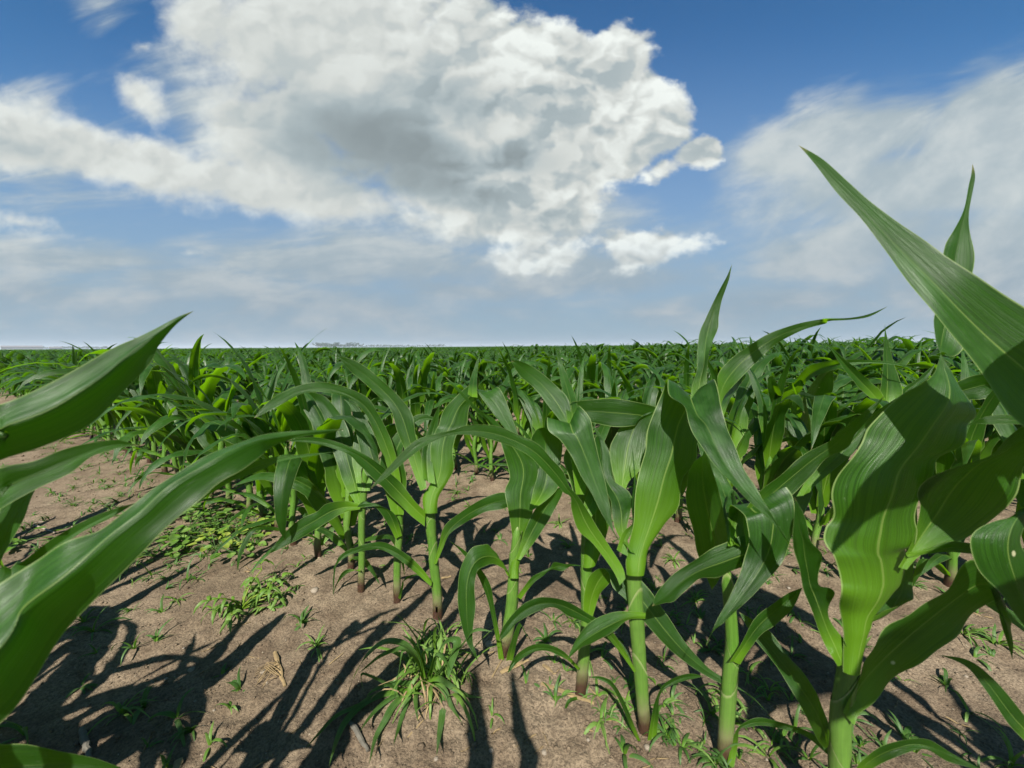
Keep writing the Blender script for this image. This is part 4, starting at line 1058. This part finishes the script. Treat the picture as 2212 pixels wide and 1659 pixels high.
# low leafy weeds left of the middle (each a little plant with oval leaves)
def leafy(loc, n, size, m, seed, label, group, name='leafy_weed'):
    rn = random.Random(seed); e = empty(name, loc, rn.uniform(0, 6)); tag(e, label, 'weed', group)
    mb = MB(); ms = MB()
    for i in range(n):
        a = rn.uniform(0, 2*pi); l = size*rn.uniform(.3, 1.); hh = size*rn.uniform(.15, .6)
        c_ = Vector((cos(a)*l, sin(a)*l, hh)); tl = rn.uniform(.1, .8)
        dr_ = Vector((cos(a)*cos(tl), sin(a)*cos(tl), -sin(tl)*.4+.25)).normalized(); sd_ = Vector((-sin(a), cos(a), rn.uniform(-.4, .4))).normalized()
        ll = size*rn.uniform(.28, .48); ww = ll*rn.uniform(.30, .42)
        secs = []
        for t, w_ in ((0, .15), (.18, .8), (.42, 1.), (.7, .75), (.9, .3), (1, 0)):
            p = c_+dr_*ll*t-Vector((0, 0, ll*.25*t*t)); secs.append((p-sd_*ww*w_, p+sd_*ww*w_))
        mb.grid(*blade_rows(secs, 5, 2, -.25, 0))
        ms.grid(*tube_rows([Vector((0, 0, 0)), c_*.5+Vector((0, 0, hh*.2)), c_], [.0012, .001, .0007], 4), closed=True)
    mb.obj('leaves', m, e); ms.obj('stems', M_GRASS, e)
    return e
rq = random.Random(31)
PATCH = []
while len(PATCH) < 34:
    x, y = rq.gauss(1300, 210), rq.gauss(1370, 95)
    if 880 < x < 1700 and 1150 < y < 1640 and all((x-a)**2+((y-b)*1.8)**2 > 3600 for a, b in PATCH): PATCH.append((x, y))
for i, (x, y) in enumerate(PATCH):
    leafy(gz(on_ground('A', x, y)), rq.randrange(9, 20), rq.uniform(.035, .075), M_YEL if i % 5 == 3 else M_WEED, i, 'low leafy weed in the yellow-green patch beneath the huge foreground leaf', 'leafy weeds in the yellow-green patch')
leafy(gz(on_ground('A', 120, 1480)), 14, .07, M_WEED, 77, 'leafy weed at the left edge behind the foreground leaves', None)
# wilted weed
wb = gz(on_ground('E', 1620, 510)); we = empty('wilted_weed', wb); tag(we, 'wilted branching weed with yellowish stems lying open on the bare soil', 'weed')
rn = random.Random(8); mb = MB(); ml = MB()
for i in range(13):
    a = rn.uniform(0, 2*pi); l = rn.uniform(.05, .11); th = rn.uniform(.3, 1.4); p = Vector((0, 0, 0)); pts = [p.copy()]
    for k_ in range(5):
        p = p+Vector((cos(a)*sin(th), sin(a)*sin(th), max(cos(th), -.15)))*l/5; p.z = max(p.z, .003); pts.append(p.copy()); th += .22; a += rn.gauss(0, .25)
    mb.grid(*tube_rows(pts, [.0022, .002, .0017, .0014, .001, .0006], 5), closed=True)
    for k_ in range(9):
        b_ = pts[rn.randrange(2, 6)]; aa = rn.uniform(0, 6.3); q = [b_, b_+Vector((cos(aa)*.010, sin(aa)*.010, .004)), b_+Vector((cos(aa)*.022, sin(aa)*.022, -.004)), b_+Vector((cos(aa)*.028, sin(aa)*.028, -.016))]
        for v_ in q: v_.z = max(v_.z, .002)
        ribbon(ml, q, .0035, 3, .4, 0, 2, rn.uniform(-2, 2))
mb.obj('stems', M_YEL, we); ml.obj('leaves', M_WEED, we)

# seedlings scattered over the soil: counted ones near the camera, the rest as ground cover
rnd = random.Random(21)
seedm = []
for k_ in range(9):
    mb = MB(); tuft(mb, random.Random(k_), Vector((0, 0, -.002)), 4+k_ % 5, .028+.006*(k_ % 4), .0016, None, 0, 1.2); seedm.append(mb.mesh('weed_seedling', M_GRASS if k_ % 3 else M_WEED))
cnt = 0; far_mb = MB(); tries = 0
spots = []
while len(spots) < 1500 and tries < 20000:
    tries += 1
    az = rnd.uniform(-.92, .95); r = .55+rnd.random()**1.4*5.5
    p = Vector((r*sin(az), r*cos(az), 0))
    dens = mn.noise(Vector((p.x*1.9, p.y*1.9, 4)))+.25*mn.noise(Vector((p.x*7, p.y*7, 2)))
    if p.x < .1 and r < 1.0: dens -= .15
    if p.x > .2: dens += .45
    if -2.4 < p.x < -.5 and p.y > .9: dens += .35
    if rnd.random() < .30+dens: spots.append(p)
spots.sort(key=lambda q: q.length)
for i, p in enumerate(spots):
    if i < 290:
        o = link(bpy.data.objects.new('weed_seedling', seedm[rnd.randrange(9)])); o.location = gz(p); s_ = rnd.uniform(.7, 1.7)
        o.rotation_euler = (0, 0, rnd.uniform(0, 6.3)); o.scale = (s_, s_, s_)
        wh = 'left' if p.x < -.2 else ('right' if p.x > .25 else 'middle')
        tag(o, 'tiny green weed seedling on the bare soil, %s part of the foreground' % wh, 'weed', 'weed seedlings on the soil, '+wh)
    else: tuft(far_mb, rnd, gz(p), 6, rnd.uniform(.03, .07), .0022, None, 0, 1.2)
for i in range(330):
    p = Vector((rnd.uniform(-2.9, -.45), 0, 0)); p.y = abs(p.x)*rnd.uniform(.72, 1.3)+rnd.uniform(-.05, .15)
    if p.y > .95: tuft(far_mb, rnd, gz(p), rnd.randrange(4, 9), rnd.uniform(.025, .07), .0022, None, 0, 1.3)
fo = far_mb.obj('ground_weeds', M_GRASS); tag(fo, 'thin scatter of small weeds between the corn rows further back', 'weeds', kind='stuff')

# --- litter
def chip(name, c, x0, y0, x1, y1, wd, label, m=M_STRAW, th=.16, group=None, seed=0, lift=.002, cat='straw'):
    wd *= .62
    a = gz(on_ground(c, x0, y0)); b = gz(on_ground(c, x1, y1)); a.z += lift; b.z += lift
    rn = random.Random(seed); mb = MB(); ax = (b-a); n_ = 9; sd_ = Vector((-ax.y, ax.x, 0)).normalized()
    rows, uvs = [], []
    for i in range(n_+1):
        t = i/n_; e_ = (.62+.38*sin(pi*min(1, .12+t)))*(1+rn.uniform(-.05, .05))
        cc = ax*t+sd_*rn.uniform(-.1, .1)*wd+Vector((0, 0, .05*wd*sin(t*7)))
        if i == 0: cc -= ax*.01*rn.random()
        rows.append([cc+sd_*wd*.5*e_*cos(2*pi*j/8)*(1+rn.uniform(-.03, .03))+Vector((0, 0, wd*.5*th*e_*(sin(2*pi*j/8)+.8))) for j in range(8)]); uvs.append([(j/8, t) for j in range(8)])
    mb.grid(rows, uvs, closed=True)
    n0 = len(mb.v); 
    for end, rw in ((0, rows[0]), (1, rows[-1])):
        mb.v.append(tuple(sum(rw, Vector())/8)); k0 = len(mb.v)-1; b0 = 0 if end == 0 else n_*8
        for j in range(8):
            f_ = (k0, b0+(j+1) % 8, b0+j) if end == 0 else (k0, b0+j, b0+(j+1) % 8)
            mb.f.append(f_); mb.uv.extend([(0, 0)]*3); mb.mi.append(0)
    o = mb.obj(name, m); o.location = a; tag(o, label, cat, group); o.data.polygons.foreach_set('use_smooth', [False]*len(o.data.polygons)); return o
e_ = chip('old_corn_stalk', 'E', 1840, 790, 1905, 1005, .014, 'piece of old dry corn stalk with fine roots fanning out beside it', th=.7, seed=1)
mb = MB(); o0 = e_.location
for i in range(16):
    a = gz(on_ground('E', 1850+rnd.uniform(-10, 30), 850+rnd.uniform(0, 110))); b = gz(on_ground('E', 1790-rnd.uniform(0, 90), 880+i*8))
    m_ = (a+b)/2+Vector((0, 0, rnd.uniform(.006, .02)))
    mb.grid(*tube_rows([a+Vector((0, 0, .006))-o0, m_-o0, b-o0], [.0008, .0006, .0004], 4), closed=True)
mb.obj('roots', M_STRAW, e_)
chip('corn_stalk_chip', 'G', 1470, 1140, 1800, 1275, .014, 'long pale splinter of corn stalk at the foot of the centre plant', seed=2)
chip('corn_stalk_chip', 'G', 1220, 1080, 1390, 990, .016, 'flat brown board-like chip beside the purple plant base', m=M_STRAW, seed=3)
chip('stick', 'G', 285, 1345, 395, 1510, .013, 'short thick grey stick lying under the large grass clump', M_STICK, .8, seed=4, cat='stick')
chip('stick', 'E', 545, 1300, 600, 1490, .016, 'gnarled grey stick standing out at the lower left', M_STICK, .9, seed=5, cat='stick')
chip('split_stalk_end', 'E', 1190, 1490, 1180, 1580, .018, 'pale split stalk end at the bottom edge', seed=6)
chip('straw', 'G', 1165, 1095, 1265, 930, .004, 'thin straw leaning at the purple plant base', seed=7, lift=.004)
chip('corn_stalk_chip', 'G', 1480, 1030, 1545, 1080, .011, 'small curled piece of husk between the centre plants', seed=8)
chip('corn_stalk_chip', 'G', 1100, 950, 1190, 945, .008, 'pale flake in front of the drooping pale leaf', seed=9)
chip('corn_stalk_chip', 'G', 850, 450, 910, 435, .014, 'yellowish chip behind the brightly lit stem', seed=10)
chip('straw', 'G', 700, 1340, 780, 1240, .006, 'reddish straw beneath the large grass clump', seed=11)
chip('straw', 'G', 150, 975, 240, 915, .004, 'thin straw left of the large grass clump', seed=12)
chip('straw', 'G', 640, 1440, 740, 1340, .004, 'thin straw crossing the shadow under the grass clump', seed=13)
chip('straw', 'G', 1750, 1150, 1860, 1270, .003, 'long thin straw pointing to the bottom right of the centre plant', seed=14)
chip('stick', 'A', 200, 1370, 350, 1420, .010, 'bleached broken twig at the left edge', M_STONE, .7, seed=15, cat='stick')
chip('stick', 'A', 215, 1350, 300, 1340, .006, 'small bleached twig lying behind the broken one', M_STONE, .7, seed=16, cat='stick')
def pebble_mesh(seed, jag=.25):
    bm = bmesh.new(); bmesh.ops.create_icosphere(bm, subdivisions=2, radius=1.)
    for v_ in bm.verts:
        n_ = mn.noise(v_.co*1.3+Vector((seed*3.1, 0, 0)))
        v_.co *= 1+jag*n_; v_.co.z *= .62
    me_ = bpy.data.meshes.new('pebble'); bm.to_mesh(me_); bm.free(); me_.materials.append(M_STONE)
    me_.polygons.foreach_set('use_smooth', [True]*len(me_.polygons)); return me_
PM = [pebble_mesh(i) for i in range(5)]
for (c, x, y, r, lb) in [('E', 2110, 395, .009, 'round white pebble on the open soil'), ('G', 1150, 880, .009, 'grey pebble beside the dark stem'), ('B', 1515, 918, .009, 'pale clod right of the two distant stems'),
                         ('E', 1760, 900, .005, 'small yellow pebble left of the old stalk piece'), ('E', 1280, 875, .006, 'small tan pebble on the striped shadow'), ('G', 1490, 1550, .004, 'tiny white pebble at the bottom edge'), ('M', 1000, 395, .014, 'pale stone behind the long diagonal leaf')]:
    o = link(bpy.data.objects.new('pebble', PM[int(x) % 5])); o.location = gz(on_ground(c, x, y))+Vector((0, 0, r*.3)); o.scale = (r, r, r); tag(o, lb, 'pebble')
sm = []
for k_ in range(5):
    mb = MB(); l = 1.; rn = random.Random(k_)
    pts = [Vector((l*i/5-.5, rn.uniform(-.03, .03), .03+.05*sin(i*1.3+k_))) for i in range(6)]
    mb.grid(*tube_rows(pts, [.05, .07, .075, .07, .06, .03], 5, .4), closed=True); sm.append(mb.mesh('straw', M_STRAW))
for i in range(330):
    az = rnd.uniform(-.9, .92); r = .5+rnd.random()**1.6*3.6; p = Vector((r*sin(az), r*cos(az), 0))
    wh = 'left' if p.x < -.2 else ('right' if p.x > .25 else 'middle')
    if i % 3:
        o = link(bpy.data.objects.new('straw', sm[rnd.randrange(5)])); s_ = rnd.uniform(.012, .045); w_ = s_*rnd.uniform(.6, 1.6) if s_ < .025 else s_*.6
        o.scale = (s_, w_, w_); tag(o, 'small dry bit of straw on the soil, %s part of the foreground' % wh, 'straw', 'bits of straw, '+wh)
    else:
        o = link(bpy.data.objects.new('pebble', PM[rnd.randrange(5)])); s_ = rnd.uniform(.0018, .0048); o.scale = (s_, s_, s_)
        tag(o, 'tiny pale pebble on the soil, %s part of the foreground' % wh, 'pebble', 'tiny pebbles, '+wh)
    o.location = gz(p)+Vector((0, 0, .001)); o.rotation_euler = (rnd.uniform(-.15, .15), rnd.uniform(-.15, .15), rnd.uniform(0, 6.3))

# crumbs of soil
mb = MB(); rn = random.Random(4)
ico = [(0, 0, 1), (.894, 0, .447), (.276, .851, .447), (-.724, .526, .447), (-.724, -.526, .447), (.276, -.851, .447), (.5, .5, -.3), (-.5, .5, -.3), (-.5, -.5, -.3), (.5, -.5, -.3)]
icf = [(0, 1, 2), (0, 2, 3), (0, 3, 4), (0, 4, 5), (0, 5, 1), (1, 6, 2), (2, 6, 7), (2, 7, 3), (3, 7, 8), (3, 8, 4), (4, 8, 5), (5, 8, 9), (5, 9, 1), (1, 9, 6)]
for i in range(15000):
    az = rn.uniform(-1., 1.); r = .5+rn.random()**1.5*3.0; x, y = r*sin(az), r*cos(az)
    s_ = .0008+.0022*rn.random()**3 + (.003*rn.random() if rn.random() < .04 else 0)
    s_ *= 1+r*.35
    z = ground_z(x, y); n0 = len(mb.v); ph = rn.uniform(0, 6); cs, sn = cos(ph), sin(ph)
    for (a, b, c) in ico:
        k2 = s_*rn.uniform(.7, 1.2); mb.v.append((x+(a*cs-b*sn)*k2, y+(a*sn+b*cs)*k2, z+c*k2*.8))
    for f_ in icf: mb.f.append(tuple(n0+q for q in f_)); mb.uv.extend([(0, 0)]*3); mb.mi.append(0)
o = mb.obj('soil_crumbs', M_SOIL); tag(o, 'loose crumbs of sandy soil scattered over the ground', 'soil', kind='stuff')

# ------------------------------------------------------------------ far wood and farm on the horizon
def horizon_wood(x0, x1, y_top, dist, label, seed, name='distant_wood'):
    rn = random.Random(seed); mb = MB()
    x = x0
    while x < x1:
        r = ray('F', x, 750); p = Vector((r.x, r.y, 0)).normalized()*dist*rn.uniform(.95, 1.05)
        hgt = y_top/F*dist*rn.uniform(.55, 1.1); w_ = hgt*rn.uniform(.5, .9)
        for k_ in range(34):
            c_ = p+Vector((rn.gauss(0, w_*.6), rn.gauss(0, w_*.6), hgt*(.25+.7*rn.random()))); s_ = hgt*rn.uniform(.07, .20)
            n0 = len(mb.v)
            for (a, b, c) in ico: k2 = s_*rn.uniform(.6, 1.3); mb.v.append(tuple(c_+Vector((a, b, c))*k2))
            for f_ in icf: mb.f.append(tuple(n0+q for q in f_)); mb.uv.extend([(0, 0)]*3); mb.mi.append(0)
        mb.grid(*tube_rows([p, p+Vector((0, 0, hgt*.5))], [hgt*.04, hgt*.03], 5), closed=True)
        x += rn.uniform(3, 6)
    o = mb.obj(name, M_WOOD); tag(o, label, 'trees', kind='stuff'); return o
M_WOOD = simple('far_foliage', (.020, .040, .013), .9, 0, .4, (.010, .024, .009))
horizon_wood(688, 778, 9, 1300, 'low dark wood on the horizon left of the middle', 1)
horizon_wood(778, 960, 5, 1700, 'long thin line of distant trees on the horizon', 2)
horizon_wood(20, 230, 4, 1900, 'hazy distant trees along the horizon at the far left', 3)
M_BARN = simple('barn_wall', (.30, .30, .30), .8, 0, 1.); M_ROOF = simple('barn_roof', (.14, .13, .13), .8, 0, 1.)
for (x, w_, h_, lb) in [(48, 34, 5, 'wide pale farm building on the horizon at the far left'), (120, 12, 3.5, 'small farm building right of the wide one on the horizon')]:
    r = ray('F', x, 750); p = Vector((r.x, r.y, 0)).normalized()*1500; e = empty('farm_building', p, math.atan2(-p.x, p.y)*1.0); tag(e, lb, 'building')
    hw, hh, dp = w_/F*1500*.5, h_/F*1500, 12.
    mb = MB(); V_ = [(-hw, -dp, 0), (hw, -dp, 0), (hw, dp, 0), (-hw, dp, 0), (-hw, -dp, hh*.6), (hw, -dp, hh*.6), (hw, dp, hh*.6), (-hw, dp, hh*.6), (-hw, 0, hh), (hw, 0, hh)]
    for f_ in ((0, 1, 5, 4), (2, 3, 7, 6), (1, 2, 6, 5), (3, 0, 4, 7), (5, 6, 9), (7, 4, 8)): mb.f.append(f_); mb.uv.extend([(0, 0)]*len(f_)); mb.mi.append(0)
    mb.v = V_; o = mb.obj('wall', M_BARN, e); o.data.polygons.foreach_set('use_smooth', [False]*6)
    mb = MB(); mb.v = [(-hw*1.03, -dp*1.1, hh*.58), (hw*1.03, -dp*1.1, hh*.58), (hw*1.03, 0, hh*1.03), (-hw*1.03, 0, hh*1.03), (hw*1.03, dp*1.1, hh*.58), (-hw*1.03, dp*1.1, hh*.58)]
    for f_ in ((0, 1, 2, 3), (3, 2, 4, 5)): mb.f.append(f_); mb.uv.extend([(0, 0)]*4); mb.mi.append(0)
    o = mb.obj('roof', M_ROOF, e); o.data.polygons.foreach_set('use_smooth', [False]*2)

# ------------------------------------------------------------------ summer haze over the fields
mb = MB(); X_, Z0, Z1 = 7600., -1., 32.
mb.v = [(-X_, -X_, Z0), (X_, -X_, Z0), (X_, X_, Z0), (-X_, X_, Z0), (-X_, -X_, Z1), (X_, -X_, Z1), (X_, X_, Z1), (-X_, X_, Z1)]
for f_ in ((0, 3, 2, 1), (4, 5, 6, 7), (0, 1, 5, 4), (1, 2, 6, 5), (2, 3, 7, 6), (3, 0, 4, 7)): mb.f.append(f_); mb.uv.extend([(0, 0)]*4); mb.mi.append(0)
m_h = bpy.data.materials.new('haze'); m_h.use_nodes = True; m_h.node_tree.nodes.clear()
T = NT(m_h.node_tree); o_ = T.n('ShaderNodeOutputMaterial'); pv = T.n('ShaderNodeVolumePrincipled')
pv.inputs['Color'].default_value = (.78, .86, .95, 1); pv.inputs['Density'].default_value = .00028; pv.inputs['Anisotropy'].default_value = .2
m_h.node_tree.links.new(pv.outputs[0], o_.inputs['Volume'])
o = mb.obj('haze', m_h); o.data.polygons.foreach_set('use_smooth', [False]*6)
tag(o, 'thin pale summer haze over the far field and horizon', 'haze', kind='stuff')
